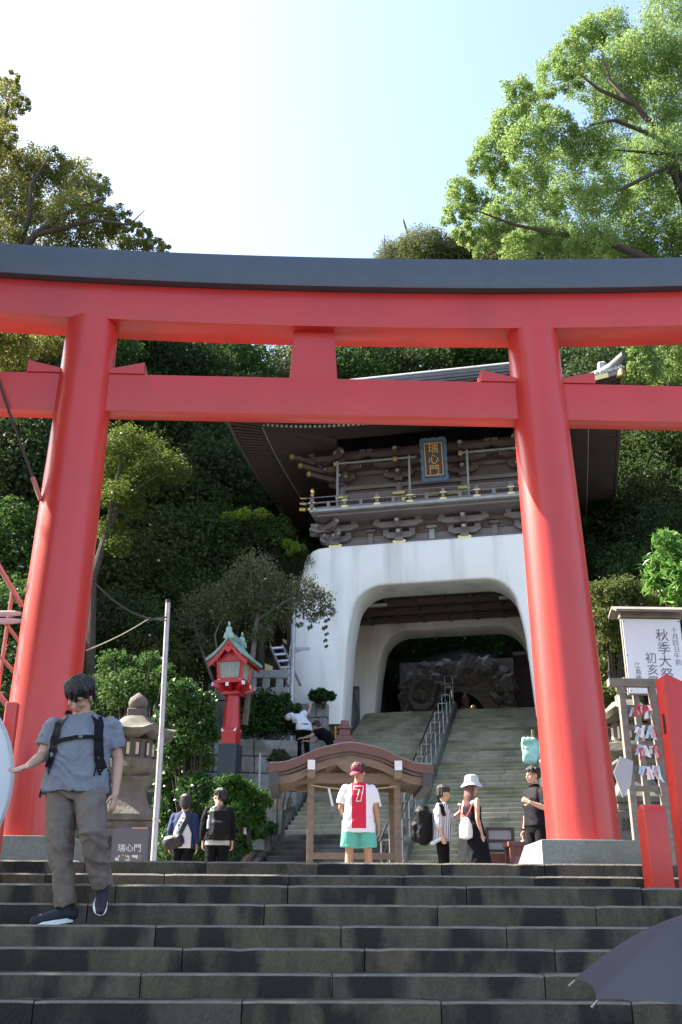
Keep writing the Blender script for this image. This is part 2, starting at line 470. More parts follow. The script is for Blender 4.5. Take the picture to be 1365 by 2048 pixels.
def beam(name, z0, z1, y0, y1, m, half, ytop=None, bev=.012, fl=lift):
    mb = MB(); N = 56; yt0, yt1 = (y0, y1) if ytop is None else ytop
    rows = []
    for i in range(N+1):
        x = -half+2*half*i/N; l = fl(x)
        rows.append([(x, y0, z0+l), (x, yt0, z1+l), (x, yt1, z1+l), (x, y1, z0+l)])
    b = len(mb.v)
    for r in rows: mb.v += r
    for i in range(N):
        for j in range(4): mb.f.append((b+i*4+j, b+i*4+(j+1) % 4, b+(i+1)*4+(j+1) % 4, b+(i+1)*4+j))
    mb.f.append((b, b+1, b+2, b+3)); e = b+N*4; mb.f.append((e+3, e+2, e+1, e))
    return mb.build(name, m, tor, True, bev, 2)
beam('lower_lintel', 6.725, 7.225, -.225, .225, M_red, HL-.25)
beam('top_beam', 7.23, 7.63, -.33, .33, M_blk, HL, (-.37, .37))
beam('tie_beam', 5.575, 6.07, -.112, .112, M_red, 4.6, fl=lambda x: 0)
mb = MB(); mb.prism([(-.285, 6.072), (.285, 6.072), (.247, 6.728), (-.247, 6.728)], lambda a, z: (a-.0, -.10, z), lambda a, z: (a-.0, .10, z))
mb.build('central_strut', M_red, tor, False, .01)
for sx in (-1, 1):
    for s2 in (-1, 1):
        mb = MB(); a0 = .25; a1 = .69
        mb.prism([(a0, 6.072), (a1, 6.072), (a1, 6.23), (a0, 6.125)], lambda a, z: (sx*2.70+s2*a, -.125, z), lambda a, z: (sx*2.70+s2*a, .125, z))
        mb.build('wedge', M_red, tor, False, .006)
# ------------------------------------------------------------------ two-storey white gate
gate = thing('shrine_gate', 'white arched two-storey gate with dark wooden upper floor and tiled roof', 'gate', GA, -PHI)
M_plas = mat('white_plaster', (.89, .865, .83), .7, .03, 1.2, .05, 25, spots=((.64, .63, .57), 1.3, .59, .10, (1, 1, .14)))
M_wood = mat('dark_gate_wood', (.125, .094, .09), .6, .3, 3, .25, 25, stretch=(1, 1, 6))
M_wood2 = mat('grey_brown_wood', (.20, .17, .172), .55, .25, 4, .2, 25, stretch=(.4, 1, 4))
M_lite = mat('pale_weathered_wood', (.34, .34, .35), .6, .2, 5, .1, 30)
M_gold = mat('gilt_fitting', (.78, .58, .22), .35, .12, 30, .1, 60, metal=.75)
M_tile = mat('grey_roof_tile', (.095, .10, .11), .5, .2, 4, .1, 30)
M_wht = mat('white_end_paint', (.75, .77, .76), .6, .05)
M_stone = mat('grey_granite', (.30, .30, .30), .85, .2, 14, .5, 30, spots=((.17, .175, .15), 1.2, .58, .1))

def arch_wall(name, v0, v1, z0l, bev=.16):
    N = 90
    def outer(t):                                  # left foot -> over the top -> right foot
        P = [(-5.06, z0l), (-4.78, 8.8), (-4.52, 10.6), (-4.40, 11.3)]
        for k in range(9):
            a = math.pi-(math.pi/2)*k/8; P.append((-3.72+.66*math.cos(a), 11.36+.64*math.sin(a)))
        return P
    Lh = outer(0); O = Lh+[(-x, z) for x, z in reversed(Lh)]
    I = [(-3.02, z0l), (-2.86, 8.6), (-2.74, 9.4)]
    for k in range(11):
        a = math.pi-(math.pi/2)*k/10; I.append((-1.65+1.05*math.cos(a), 9.48+1.03*math.sin(a)))
    I = I+[(-x, z) for x, z in reversed(I)]
    def resample(P):
        d = [0]
        for a, b in zip(P, P[1:]): d.append(d[-1]+math.hypot(b[0]-a[0], b[1]-a[1]))
        out = []
        for k in range(N+1):
            s = d[-1]*k/N; j = max(i for i in range(len(d)) if d[i] <= s+1e-9); j = min(j, len(P)-2)
            w = (s-d[j])/(d[j+1]-d[j]); out.append((P[j][0]+(P[j+1][0]-P[j][0])*w, P[j][1]+(P[j+1][1]-P[j][1])*w))
        return out
    O, I = resample(O), resample(I); b = .10
    def shrink(P, Q, k): return [(p[0]+(q[0]-p[0])*k, p[1]+(q[1]-p[1])*k) for p, q in zip(P, Q)]
    mb = MB()
    def row(P, v): return [(x, v, z) for x, z in P]
    def k_of(d): return d/2.0
    rings = [row(I, v1-b), row(I, v0+b), row(shrink(I, O, k_of(.03)), v0+.03), row(shrink(I, O, k_of(b)), v0), row(shrink(O, I, k_of(b)), v0), row(shrink(O, I, k_of(.03)), v0+.03), row(O, v0+b), row(O, v1-b), row(shrink(O, I, k_of(.03)), v1-.03), row(shrink(O, I, k_of(b)), v1), row(shrink(I, O, k_of(b)), v1), row(shrink(I, O, k_of(.03)), v1-.03), row(I, v1-b)]
    for A, B in zip(rings, rings[1:]): mb.strip(A, B)
    me = mb.mesh(name); bm = bmesh.new(); bm.from_mesh(me); bmesh.ops.remove_doubles(bm, verts=bm.verts, dist=1e-4); bmesh.ops.recalc_face_normals(bm, faces=bm.faces); bm.to_mesh(me); bm.free()
    return link(name, me, M_plas, gate, True)
arch_wall('front_wall', 0, 1.46, 6.0)
arch_wall('rear_wall', 5.54, 6.8, 7.0)
for s in (-1, 1):
    MB().prism([(4.0, 6.0), (4.9, 6.0), (4.35, 11.6), (4.0, 11.6)], lambda a, z: (s*a, 1.44, z), lambda a, z: (s*a, 5.56, z)).build('side_wall', M_plas, gate)
    # wood-panelled lining and rail inside the passage
    lin = MB().box((s*3.97, 3.5, 8.6), (.06, 4.06, 3.6)).build('lining_board', M_wood2, gate)
    for j in range(9): MB().box((s*3.92, 1.75+j*.44, 8.6), (.05, .06, 3.6)).build('batten', M_wood, lin)
    for z in (8.45, 10.42): MB().box((s*3.84, 3.5, z), (.16, 4.06, .22)).build('rail', M_wood, gate, False, .01)
# ceiling with beams and lamps
ceil = MB().box((0, 3.5, 10.98), (8.0, 4.1, .08)).build('ceiling', M_wood, gate)
for i in range(7): MB().box((-3+i, 3.5, 10.86), (.12, 4.06, .17)).build('beam', M_wood, ceil)
for i in range(4): MB().box((0, 1.9+i*1.05, 10.80), (7.8, .14, .22)).build('beam', M_wood, ceil)
for u in (-2.35, 2.35): MB().box((u, 2.7, 10.68), (.75, .22, .06)).build('ceiling_lamp', M_wht, gate, False, .01)
# band under the balcony
MB().box((0, 3.5, 12.42), (6.9, 6.3, .86)).build('bracket_band', M_wood2, gate)
for z, p, h in ((12.06, .10, .12), (12.44, .05, .07), (12.74, .12, .16)):
    MB().box((0, 3.5, z), (6.9+2*p, 6.3+2*p, h)).build('band_moulding', M_wood2 if h > .1 else M_wood, gate, False, .01)
for i in range(8):      # struts between brackets
    u = (-2.1, 0, 2.1)[i % 3] if i < 3 else None
    if u is None: break
    mb = MB(); mb.box((u, .30, 12.3), (.18, .10, .36)); mb.box((u, .28, 12.56), (.34, .13, .1)); mb.build('strut', M_lite if i % 2 else M_wood2, gate, False, .01)
def bracket_mesh(tiers, sc_=1.0):
    a, b = MB(), MB()
    a.box((0, -.05, .05), (.26, .26, .14), taper=1.25)
    z = .15
    for t in range(tiers):
        w = (.52+.30*t)*sc_; y = -.08-.26*t
        pts = [(-w, .16), (-w, .06), (-w*.7, -.04), (w*.7, -.04), (w, .06), (w, .16)]
        a.prism(pts, lambda x, q: (x, y-.07, z+q), lambda x, q: (x, y+.07, z+q))
        for x in (-w*.86, 0, w*.86): a.box((x, y, z+.22), (.17, .17, .11), taper=1.3)
        ln = .55+.28*t
        a.prism([(.3, .16), (-ln+.3, .16), (-ln+.3, .05), (-ln+.45, -.05), (.3, -.05)], lambda yy, q: (-.07, yy-.1, z+q+.02), lambda yy, q: (.07, yy-.1, z+q+.02))
        b.box((0, -ln+.186, z+.13), (.125, .03, .10))
        for x in (-w, w): b.box((x*1.005, y, z+.11), (.03, .125, .09))
        z += .30
    return a.mesh('bracket'), b.mesh('bracket_end')
lowA, lowB = bracket_mesh(2)
for u in (-3.3, -1.1, 1.1, 3.3):
    o = link('lower_bracket', lowA, M_wood2, gate); o.location = (u, .30, 12.10)
    e = link('bracket_end', lowB, M_lite, o)
    MB().cbox((u, .18, 12.05), (.46, .10, .16), .02).build('gilt_plate', M_gold, gate)
for s in (-1, 1):        # diagonal corner brackets
    o = link('lower_bracket', lowA, M_wood2, gate); o.location = (s*3.42, .25, 12.14); o.rotation_euler = (0, 0, s*rad(45)); link('bracket_end', lowB, M_lite, o)
# balcony with railing
MB().box((0, 3.4, 12.86), (7.5, 8.3, .10)).build('balcony_joists', M_wood2, gate, False, .01)
MB().box((0, 3.4, 12.965), (7.9, 8.7, .10)).build('balcony_floor', M_lite, gate, False, .015)
VB = -.86
for z, w, h in ((13.06, .09, .09), (13.27, .055, .055), (13.47, .035, .035)):
    MB().tube([(-4.05 if h > .08 else -4.22, VB, z), (-3.6, VB, z), (3.6, VB, z), (4.22, VB, z)], [h*.62]*4, 8).build('rail', M_wood2, gate, True)
    for s in (-1, 1): MB().tube([(s*3.88, VB-.2, z+.002), (s*3.88, 7.6, z+.002)], h*.6, 8).build('rail', M_wood2, gate, True)
    for s in (-1, 1): MB().tube([(s*4.10, VB, z), (s*4.30, VB, z+.02)], h*.78, 8).build('rail_end', M_gold, gate, True)
pu = [-3.88, -2.75, -1.65, -.55, .55, 1.65, 2.75, 3.88]
for u in pu:
    big = abs(u) > 3.8
    o = MB().box((u, VB, 13.21 if not big else 13.27), (.11, .11, .40 if not big else .52)).build('rail_post', M_wood2, gate, False, .008)
    MB().cbox((u, VB, 13.04), (.24, .16, .10), .02).build('fitting', M_gold, o)
    MB().cbox((u, VB, 13.27), (.24, .13, .06), .015).build('fitting', M_gold, o)
    if big: MB().lathe([(.05, 0), (.075, .05), (.05, .1), (.08, .17), (.06, .24), (.01, .30)], 12, (u, VB, 13.53)).build('finial', M_gold, o, True)
for a, b in zip(pu, pu[1:]): MB().box(((a+b)/2, VB, 13.17), (.11, .09, .22)).build('rail_post', M_wood2, gate, False, .008)
# upper room
room = MB().box((0, 3.4, 14.4), (6.4, 5.5, 2.9)).build('room_wall', M_wood, gate)
VW = .65
for u in (-3.15, -1.12, 1.12, 3.15): MB().lathe([(.14, 12.98), (.14, 15.6)], 14, (u, VW-.02, 0)).build('post', M_wood2, gate, True)
for z, h, p in ((13.15, .16, .06), (14.00, .16, .10), (14.35, .14, .06), (14.9, .14, .06), (15.3, .2, .1)):
    MB().box((0, VW-p/2, z), (6.6, .1+p, h)).build('wall_beam', M_wood2, gate, False, .01)
for u, w in ((-2.1, 1.5), (2.1, 1.5)):
    pn = MB().box((u, VW-.04, 13.56), (w, .05, .62)).build('lattice_panel', mat('maroon_shutter', (.055, .025, .025), .6), gate)
    for j in range(16): MB().box((u-w/2+.05+j*(w-.1)/15, VW-.075, 13.56), (.028, .03, .6)).build('slat', M_wood, pn)
for u in (-3.15, -1.12, 1.12, 3.15): MB().cbox((u, VW-.20, 14.0), (.46, .06, .17), .03).build('gilt_plate', M_gold, gate)
# doors with gilded frame
dr = MB().box((0, VW-.06, 13.5), (1.9, .06, .95)).build('door', M_wood, gate)
for u, w in ((-.72, .42), (0, .48), (.72, .42)): MB().cbox((u, VW-.13, 13.86), (w, .06, .15), .02).build('gilt_plate', M_gold, dr)
for u in (-.98, .98): MB().cbox((u, VW-.13, 13.62), (.13, .06, .60), .02).build('gilt_plate', M_gold, dr)
for u in (-.5, .3, .6): MB().cbox((u, VW-.12, 13.35), (.22, .04, .17), .06).build('gilt_plate', M_gold, dr)
# slim grey poles and bars in front of the room
M_bar = mat('grey_steel_bar', (.30, .30, .32), .45, .1, 5)
for u in (-3.12, -.62, 1.35): MB().box((u, -.35, 14.0), (.065, .065, 2.0)).build('screen_pole', M_bar, gate)
for u0, u1 in ((-3.15, -.4), (1.2, 4.0)): MB().box(((u0+u1)/2, -.32, 14.92), (u1-u0, .06, .06)).build('screen_bar', M_bar, gate)
upA, upB = bracket_mesh(3, .95)
for u in (-3.2, -1.12, 1.12, 3.2):
    o = link('upper_bracket', upA, M_wood, gate); o.location = (u, VW-.1, 14.45); link('bracket_end', upB, M_lite, o)
    MB().cbox((u, VW-.98, 14.92), (.15, .06, .17), .02).build('gilt_plate', M_gold, gate)
for s in (-1, 1):
    o = link('upper_bracket', upA, M_wood, gate); o.location = (s*3.25, VW-.05, 14.40); o.rotation_euler = (0, 0, s*rad(45)); link('bracket_end', upB, M_lite, o)
    for k in range(3):
        d = .9+.35*k; z = 14.62+.24*k
        o = MB().box((s*(3.2+d*.7), VW-d*.7, z), (.15, .9, .15), Matrix.Rotation(s*rad(45), 3, 'Z')).build('corner_arm', M_wood, gate, False, .01)
        MB().cbox((s*(3.2+d*.7+.33), VW-d*.7-.33, z), (.17, .12, .17), .02, Matrix.Rotation(s*rad(45), 3, 'Z')).build('gilt_cap', M_gold, o)

# roof: eaves with lifted corners, hipped below, gabled above
UE, VE0, VE1, VR, ZE, ZR = 6.45, -3.1, 9.9, 3.4, 15.28, 19.6
def cl(t): return .55*abs(t)**3.2
def slope_pt(sign, t, w):
    """sign -1 front, +1 back; t 0 eave -> 1 ridge; w -1..1 across"""
    half = UE-(UE-4.5)*min(t/.42, 1.0)
    ve = VE0 if sign < 0 else VE1
    v = ve+(VR-ve)*t; z = ZE+.16+(ZR-ZE)*(t*.62+t*t*.38)+cl(w)*(1-min(t/.5, 1))**1.5
    return Vector((half*w, v, z))
def side_pt(s, t, w):
    half = (VE1-VE0)/2*(1-t/.42*.42); vm = (VE0+VE1)/2
    p0 = slope_pt(-1, t, s); p1 = slope_pt(1, t, s)
    q = p0.lerp(p1, (w+1)/2); q.z = ZE+.16+(ZR-ZE)*(t*.62+t*t*.38)+cl(w)*(1-min(t/.5, 1))**1.5
    return q
roof = None
def corr(mb, fn, nW, nT, t1):
    rows = []
    for j in range(nT+1):
        r = []
        for i in range(nW*4+1):
            w = -1+2*i/(nW*4); p = fn(t1*j/nT, w); p.z += .055*max(0, math.cos(i*math.pi/2)); r.append(p)
        rows.append(r)
    for A, B in zip(rows, rows[1:]): mb.strip(A, B)
mb = MB(); corr(mb, lambda t, w: slope_pt(-1, t, w), 46, 14, 1.0); corr(mb, lambda t, w: slope_pt(1, t, w), 46, 10, 1.0)
for s in (-1, 1): corr(mb, lambda t, w: side_pt(s, t, w), 46, 7, .42)
roof = mb.build('roof', M_tile, gate, True)
for s in (-1, 1):        # gable triangles
    A = [slope_pt(-1, t, s*.97) for t in (.42, .6, .8, 1)]; B = [slope_pt(1, t, s*.97) for t in (.42, .6, .8, 1)]
    MB().strip(A, B).build('gable', M_wood, roof)
    for sg in (-1, 1):
        MB().tube([slope_pt(sg, t, s*1.0)+Vector((s*.05, 0, .12)) for t in (.36, .42, .6, .8, 1)], [.17]*5, 8).build('verge_ridge', M_tile, roof, True)
        pts = [slope_pt(sg, t, s)+Vector((0, 0, .14)) for t in (.0, .06, .12, .2, .3, .42)]
        pts[0] += Vector((s*.10, sg*.10, .22)); pts[1].z += .05
        MB().tube(pts, [.15, .17, .18, .18, .18, .16], 10).build('hip_ridge', M_tile, roof, True)
        q = slope_pt(sg, .12, s)+Vector((0, 0, .28))
        MB().cbox(q, (.28, .28, .5), .06).build('ridge_end_tile', M_lite, roof)
rd = MB().box((0, VR, ZR+.36), (9.3, .42, .5)).build('main_ridge', M_tile, roof, False, .02)
for k in range(4): MB().box((0, VR, ZR+.2+.15*k), (9.35, .58-.06*k, .04)).build('ridge_layer', M_tile, rd)
MB().tube([(-4.7, VR, ZR+.72), (4.7, VR, ZR+.72)], .13, 10).build('ridge_cap', M_lite, rd, True)
mb = MB()
for i in range(92):      # round eave tiles
    w = -1+2*(i+.5)/92; p = slope_pt(-1, 0, w); mb.tube([p+Vector((0, -.05, .03)), p+Vector((0, .12, .07))], .062, 10)
for s in (-1, 1):
    for i in range(92):
        w = -1+2*(i+.5)/92; p = side_pt(s, 0, w); mb.tube([p+Vector((s*.05, 0, .03)), p+Vector((-s*.12, 0, .07))], .062, 8)
o = mb.build('eave_tile_ends', mat('pale_tile_end', (.30, .32, .33), .5, .1), gate); o['kind'] = 'stuff'
# fascia + soffit + rafters (two tiers) with pale tips
def eave(side, k, inset, drop):
    """point on the underside; side f/l/r, k -1..1 along, inset from the eave edge"""
    c = cl(k)*(1-min(inset/3.2, 1))
    z = ZE-drop+inset*.30+c
    if side == 'f': return Vector((k*(UE-inset), VE0+inset, z))
    vm, vh = (VE0+VE1)/2, (VE1-VE0)/2-inset
    s = -1 if side == 'l' else 1
    return Vector((s*(UE-inset), vm+k*vh, z))
M_under = mat('dark_rafter_wood', (.10, .078, .072), .65, .25, 5, .2, 30)  # rafter and soffit wood, slightly darker than the gate wood
for side in ('f', 'l', 'r'):
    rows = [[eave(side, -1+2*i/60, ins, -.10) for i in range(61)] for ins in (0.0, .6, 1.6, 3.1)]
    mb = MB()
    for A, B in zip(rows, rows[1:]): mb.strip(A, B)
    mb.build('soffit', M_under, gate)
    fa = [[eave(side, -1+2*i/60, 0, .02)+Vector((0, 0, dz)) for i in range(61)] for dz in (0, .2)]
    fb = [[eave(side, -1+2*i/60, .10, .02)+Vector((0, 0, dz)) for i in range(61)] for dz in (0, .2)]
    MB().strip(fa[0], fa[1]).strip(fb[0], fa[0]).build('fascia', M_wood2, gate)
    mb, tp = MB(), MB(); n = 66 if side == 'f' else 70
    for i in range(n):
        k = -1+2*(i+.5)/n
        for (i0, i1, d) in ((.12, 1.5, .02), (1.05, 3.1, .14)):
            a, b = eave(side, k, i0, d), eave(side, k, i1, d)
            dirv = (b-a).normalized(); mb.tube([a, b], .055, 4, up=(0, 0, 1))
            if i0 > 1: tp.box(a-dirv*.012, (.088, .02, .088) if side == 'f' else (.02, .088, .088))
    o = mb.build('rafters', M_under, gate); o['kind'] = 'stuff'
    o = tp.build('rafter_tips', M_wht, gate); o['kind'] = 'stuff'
for s in (-1, 1):
    a = eave('f', s, 0.02, .0); b = eave('f', s*.98, 3.1, .25)
    o = MB().tube([a+Vector((0, 0, -.02)), b], .13, 4).build('hip_rafter', M_under, gate)
    MB().cbox(a+Vector((-s*.05, .05, -.03)), (.26, .26, .26), .04, Matrix.Rotation(rad(45), 3, 'Z')).build('gilt_cap', M_gold, gate)
for s in (-1, 1):
    b = eave('r' if s > 0 else 'l', 1, .05, .05)
    MB().cbox(b, (.3, .3, .3), .05).build('gilt_cap', M_gold, gate)
MB().box((4.9, VE0-.02, ZE+.30), (2.2, .05, .16), Matrix.Rotation(rad(-9), 3, 'Y')).build('gilt_fascia', M_gold, gate)

# plaque with the gate's name
pq = thing('name_plaque', 'blue scalloped plaque with gold lettering hung under the gate eaves', 'plaque', G(.26, -.62, 14.62), -PHI); pq.scale = (.85, .85, .84)
R_ = Matrix.Rotation(rad(16), 3, 'X')
def tilt(o): o.rotation_euler = (rad(16), 0, 0); return o
M_pb = mat('blue_plaque_frame', (.065, .13, .20), .5, .2, 8, .1, 30); M_pi = mat('blue_plaque_inner', (.03, .06, .15), .5, .2, 8); M_pk = mat('plaque_dark_wood', (.06, .04, .03), .55, .2, 10)
mb = MB(); out = []
W_, H_ = .50, .86
def scal(n, a, b):
    for i in range(n*6):
        t = i/(n*6); yield a+(b-a)*t, .035*abs(math.sin(math.pi*t*n))
for t, s in scal(3, -W_, W_): out.append((t, -H_-s))
for t, s in scal(5, -H_, H_): out.append((W_+s, t))
for t, s in scal(3, W_, -W_): out.append((t, H_+s))
for t, s in scal(5, H_, -H_): out.append((-W_-s, t))
mb.prism(out, lambda x, z: (x, -.05, z), lambda x, z: (x, .05, z)); tilt(mb.build('frame', M_pb, pq))
tilt(MB().box((0, -.058, 0), (.78, .05, 1.46)).build('inner_frame', M_pi, pq))
mb = MB()
for x in (-.34, .34): mb.box((x, -.098, 0), (.035, .04, 1.33))
for z in (-.65, .65): mb.box((0, -.098, z), (.645, .04, .035))
M_gl = mat('gold_lettering', (.55, .32, .12), .45, .1, 20, metal=.3)
tilt(mb.build('gilt_border', M_gl, pq)); tilt(MB().box((0, -.09, 0), (.65, .03, 1.27)).build('panel', M_pk, pq))
me = text_mesh("瑞心門", .44, .012, True)
o = link('writing', me, M_gl, pq); o.rotation_euler = (rad(90+16), 0, 0); o.location = R_ @ Vector((0, -.115, -.02))
# ------------------------------------------------------------------ retaining walls of cut stone, each stone its own piece
def stone_wall(name, label, p0, p1, z0, z1, courses, blk, thick=.5, m=M_stone, seed=1, slope=None):
    """stones from p0 to p1 (ground points); slope: optional function(t) -> top z"""
    a, b = Vector(p0), Vector(p1); d = b-a; L = d.length; ang = math.atan2(d.y, d.x)
    w = thing(name, label, 'wall', (a.x, a.y, 0), ang); r = random.Random(seed); h = (z1-z0)/courses
    core = MB().box((L/2, thick/2+.06, (z0+z1)/2-.02), (L-.02, thick-.04, z1-z0-.05)).build('core', mat('dark_joint', (.03, .03, .028), .9), w)
    for c in range(courses):
        x = -r.uniform(0, blk*.5) if c % 2 else 0
        while x < L-.02:
            l = blk*r.uniform(.8, 1.3); x0 = max(0, x); x1 = min(L, x+l)
            if L-x1 < blk*.25: x1 = L
            if x1-x0 > .05:
                MB().cbox(((x0+x1)/2, thick*.5-.02+r.uniform(-.015, .015), z0+h*(c+.5)), (x1-x0-.018, thick, h-.018), .022).build('stone', m, w)
            x = x1 if x1 == L else x+l
    return w
M_stone2 = mat('rough_grey_stone', (.25, .25, .245), .9, .28, 9, .8, 22, spots=((.12, .125, .10), 1.5, .55, .1))
stone_wall('retaining_wall', 'grey cut-stone retaining wall behind the red lantern post', (-3.7, 27.55, 0), (-.25, 27.9, 0), 3.0, 4.82, 4, .95, seed=3, m=M_stone2)
e0, e1 = G(-5.3, -.35), G(-3.42, -.35)
stone_wall('gate_footing', 'stacked stone footing under the left leg of the white gate', e0, e1, 4.3, 6.62, 5, .8, seed=5, m=M_stone2)
e0, e1 = G(3.25, -.35), G(5.2, -.35)
stone_wall('gate_footing', 'stacked stone footing under the right leg of the white gate', e0, e1, 4.3, 6.62, 5, .8, seed=8, m=M_stone2)
def side_wall(name, label, u, v0, v1, dz0, dz1, seed):
    """sloping wall of stones along the stair"""
    w = thing(name, label, 'wall', GA, -PHI); r = random.Random(seed); v = v0
    while v < v1:
        l = r.uniform(.8, 1.2); e = min(v+l, v1)
        for k in range(3):
            a = lambda vv, q: stair_line(vv)+dz0+(dz1-dz0)*q
            q0, q1 = k/3, (k+1)/3
            MB().prism([(v+.01, a(v, q0)+.008), (e-.01, a(e, q0)+.008), (e-.01, a(e, q1)-.008), (v+.01, a(v, q1)-.008)], lambda y, z: (u-.22, y, z), lambda y, z: (u+.12+r.uniform(-.01, .01), y, z)).build('stone', M_stone2, w, False, .012)
        v = e
    return w
side_wall('stair_side_wall', 'sloping stone side wall left of the upper stairs below the gate', -3.62, -3.6, 5.4, -.4, 1.15, 2)
side_wall('stair_side_wall', 'sloping stone side wall right of the upper stairs below the gate', 3.32, -8, 5.4, -.4, 1.25, 4)

# ------------------------------------------------------------------ centre handrail on the stringer
M_steel = mat('brushed_steel', (.36, .35, .31), .4, .1, 10, metal=.7); M_dk = mat('black_rubber_rail', (.02, .02, .022), .5)
hr = thing('handrail', 'metal handrail with black top rails on the stair divider', 'handrail', GA, -PHI)
vs2 = [V0+.4+k*1.12 for k in range(13)]
for k, v in enumerate(vs2):
    z = stair_line(v)+.28
    for u in (-.24, .04): MB().tube([(u, v, z), (u, v, z+.92+(.35 if k == 12 else 0))], .019, 8).build('post', M_steel, hr, True)
    MB().tube([(-.24, v, z+.86), (.04, v, z+.86)], .016, 6).build('cross_bar', M_steel, hr, True)
for u in (-.24, .04):
    for a, b in ((0, 5), (6, 12)):
        P = [(u, vs2[a]-.25, stair_line(vs2[a]-.25)+1.2), (u, vs2[b]+.1, stair_line(vs2[b]+.1)+1.2)]
        MB().tube(P, .026 if u < 0 else .014, 8).build('rail', M_dk, hr, True)
        MB().tube([(x, y, z-.45) for x, y, z in P], .011, 8).build('rail', M_dk, hr, True)

# ------------------------------------------------------------------ red lantern post with green copper roof
b = at(459, 1550, 26.0)
M_lred = mat('lantern_red_paint', (.50, .018, .02), .4, .06, 4, .05, 60, coat=.2)
M_cop = mat('green_copper', (.29, .42, .36), .6, .2, 6, .15, 25, spots=((.14, .30, .27), 3, .6, .08))
M_navy = mat('navy_base_paint', (.035, .042, .06), .5, .1, 4)
ln = thing('lantern_post', 'red wooden lantern post with green copper roof beside the stairs', 'lantern', b, rad(-16))
ln.scale = (.90, .90, .887)
MB().cbox((0, 0, .12), (.54, .54, 1.46), .02).build('base', M_navy, ln)
po = MB().box((0, 0, 1.04), (.44, .44, .56)).build('post', M_lred, ln, False, .02)
MB().lathe([(.235, .0), (.19, .98)], 8, (0, 0, 1.30), True).build('shaft', M_lred, po)
for sx in (-1, 1):
    for sy in (-1, 1):
        MB().prism([(0, 0), (.1, .0), (.0, .1)], lambda a, z: (sx*(.222-a), sy*.223, 1.21+z), lambda a, z: (sx*(.222-a), sy*.213, 1.21+z)).build('white_accent', M_wht, po)
cr = MB().box((0, 0, 2.32), (.52, .52, .1)).build('bracket', M_lred, ln, False, .01)
for k in range(4):
    a = rad(90*k); Rz = Matrix.Rotation(a, 3, 'Z')
    mb = MB(); mb.prism([(.0, .0), (.30, .02), (.52, .12), (.52, .24), (0, .24)], lambda x, z: Rz @ Vector((x, -.05, 2.33+z)), lambda x, z: Rz @ Vector((x, .05, 2.33+z)))
    br = mb.build('bracket_arm', M_lred, ln, False, .008)
    MB().box(Rz @ Vector((.525, 0, 2.51)), (.02, .09, .11), Rz).build('arm_end', M_wht, br)
    R4 = Matrix.Rotation(a+rad(45), 3, 'Z')
    mb = MB(); mb.prism([(.0, .03), (.40, .04), (.66, .14), (.66, .25), (0, .25)], lambda x, z: R4 @ Vector((x, -.055, 2.34+z)), lambda x, z: R4 @ Vector((x, .055, 2.34+z)))
    br = mb.build('bracket_arm', M_lred, ln, False, .008)
    MB().box(R4 @ Vector((.665, 0, 2.54)), (.02, .1, .11), R4).build('arm_end', M_wht, br)
MB().box((0, 0, 2.62), (.86, .86, .09)).build('sill', M_lred, ln, False, .01)
M_pane = mat('frosted_pane', (.28, .33, .31), .3, .1, 5, spec=.6); M_lat = mat('pale_green_lattice', (.52, .60, .52), .5)
def lerp(a, b, t): return a+(b-a)*t
for k in range(4):
    Rz = Matrix.Rotation(rad(90*k), 3, 'Z')
    w0, w1, z0, z1 = .33, .39, 2.67, 3.28
    bx = MB(); bx.prism([(-w0+.03, z0), (w0-.03, z0), (w1-.03, z1), (-w1+.03, z1)], lambda x, z: Rz @ Vector((x, -lerp(w0, w1, (z-z0)/(z1-z0))+.02, z)), lambda x, z: Rz @ Vector((x, -lerp(w0, w1, (z-z0)/(z1-z0))+.05, z)))
    pn = bx.build('pane', M_pane, ln)
    for i in range(9):
        t = (i+1)/10; x0, x1 = lerp(-w0, w0, t), lerp(-w1, w1, t); r = .010 if i == 4 else .0055
        MB().tube([Rz @ Vector((x0, -w0+.012, z0+.05)), Rz @ Vector((x1, -w1+.012, z1-.05))], r, 4).build('lattice_bar', M_lat, pn)
        zz = lerp(z0+.05, z1-.05, t); ww = lerp(w0, w1, (zz-z0)/(z1-z0))
        MB().tube([Rz @ Vector((-ww+.07, -ww+.012, zz)), Rz @ Vector((ww-.07, -ww+.012, zz))], r if i in (3, 6) else .0055, 4).build('lattice_bar', M_lat, pn)
    MB().tube([Rz @ Vector((-w0, -w0, z0-.06)), Rz @ Vector((-w1, -w1, z1+.05))], .062, 4, up=(1, 0, 0)).build('corner_post', M_lred, ln)
    for (zz, ww) in ((z0+.02, w0), (z1-.01, w1)):
        MB().box(Rz @ Vector((0, -ww+.01, zz)), (2*ww, .07, .10), Rz).build('rail', M_lred, ln)
    MB().cbox(Rz @ Vector((-w0, -w0, z0-.02)), (.11, .11, .11), .02, Rz @ Matrix.Rotation(rad(45), 3, 'Z')).build('corner_cap', M_wht, ln)
def rf(x): a = abs(x); return 3.98-.62*(a/.98)**.78-.02*a       # roof curve (concave)
xs = [-.98+1.96*i/28 for i in range(29)]
def rf2(x): a = abs(x)/.98; return 3.90-.66*(1.45*a-.45*a*a)
mb = MB()
P0 = [(x, -.86-.05*abs(x), rf2(x)+.05) for x in xs]; P1 = [(x, .86+.05*abs(x), rf2(x)+.05) for x in xs]; Q0 = [(x, -.82-.05*abs(x), rf2(x)-.03) for x in xs]; Q1 = [(x, .82+.05*abs(x), rf2(x)-.03) for x in xs]
mb.strip(P0, P1).strip(Q0, P0).strip(P1, Q1).strip(Q1, Q0); mb.strip([P0[0], P1[0]], [Q0[0], Q1[0]]).strip([P0[-1], P1[-1]], [Q0[-1], Q1[-1]])
rfo = mb.build('roof', M_cop, ln, True)
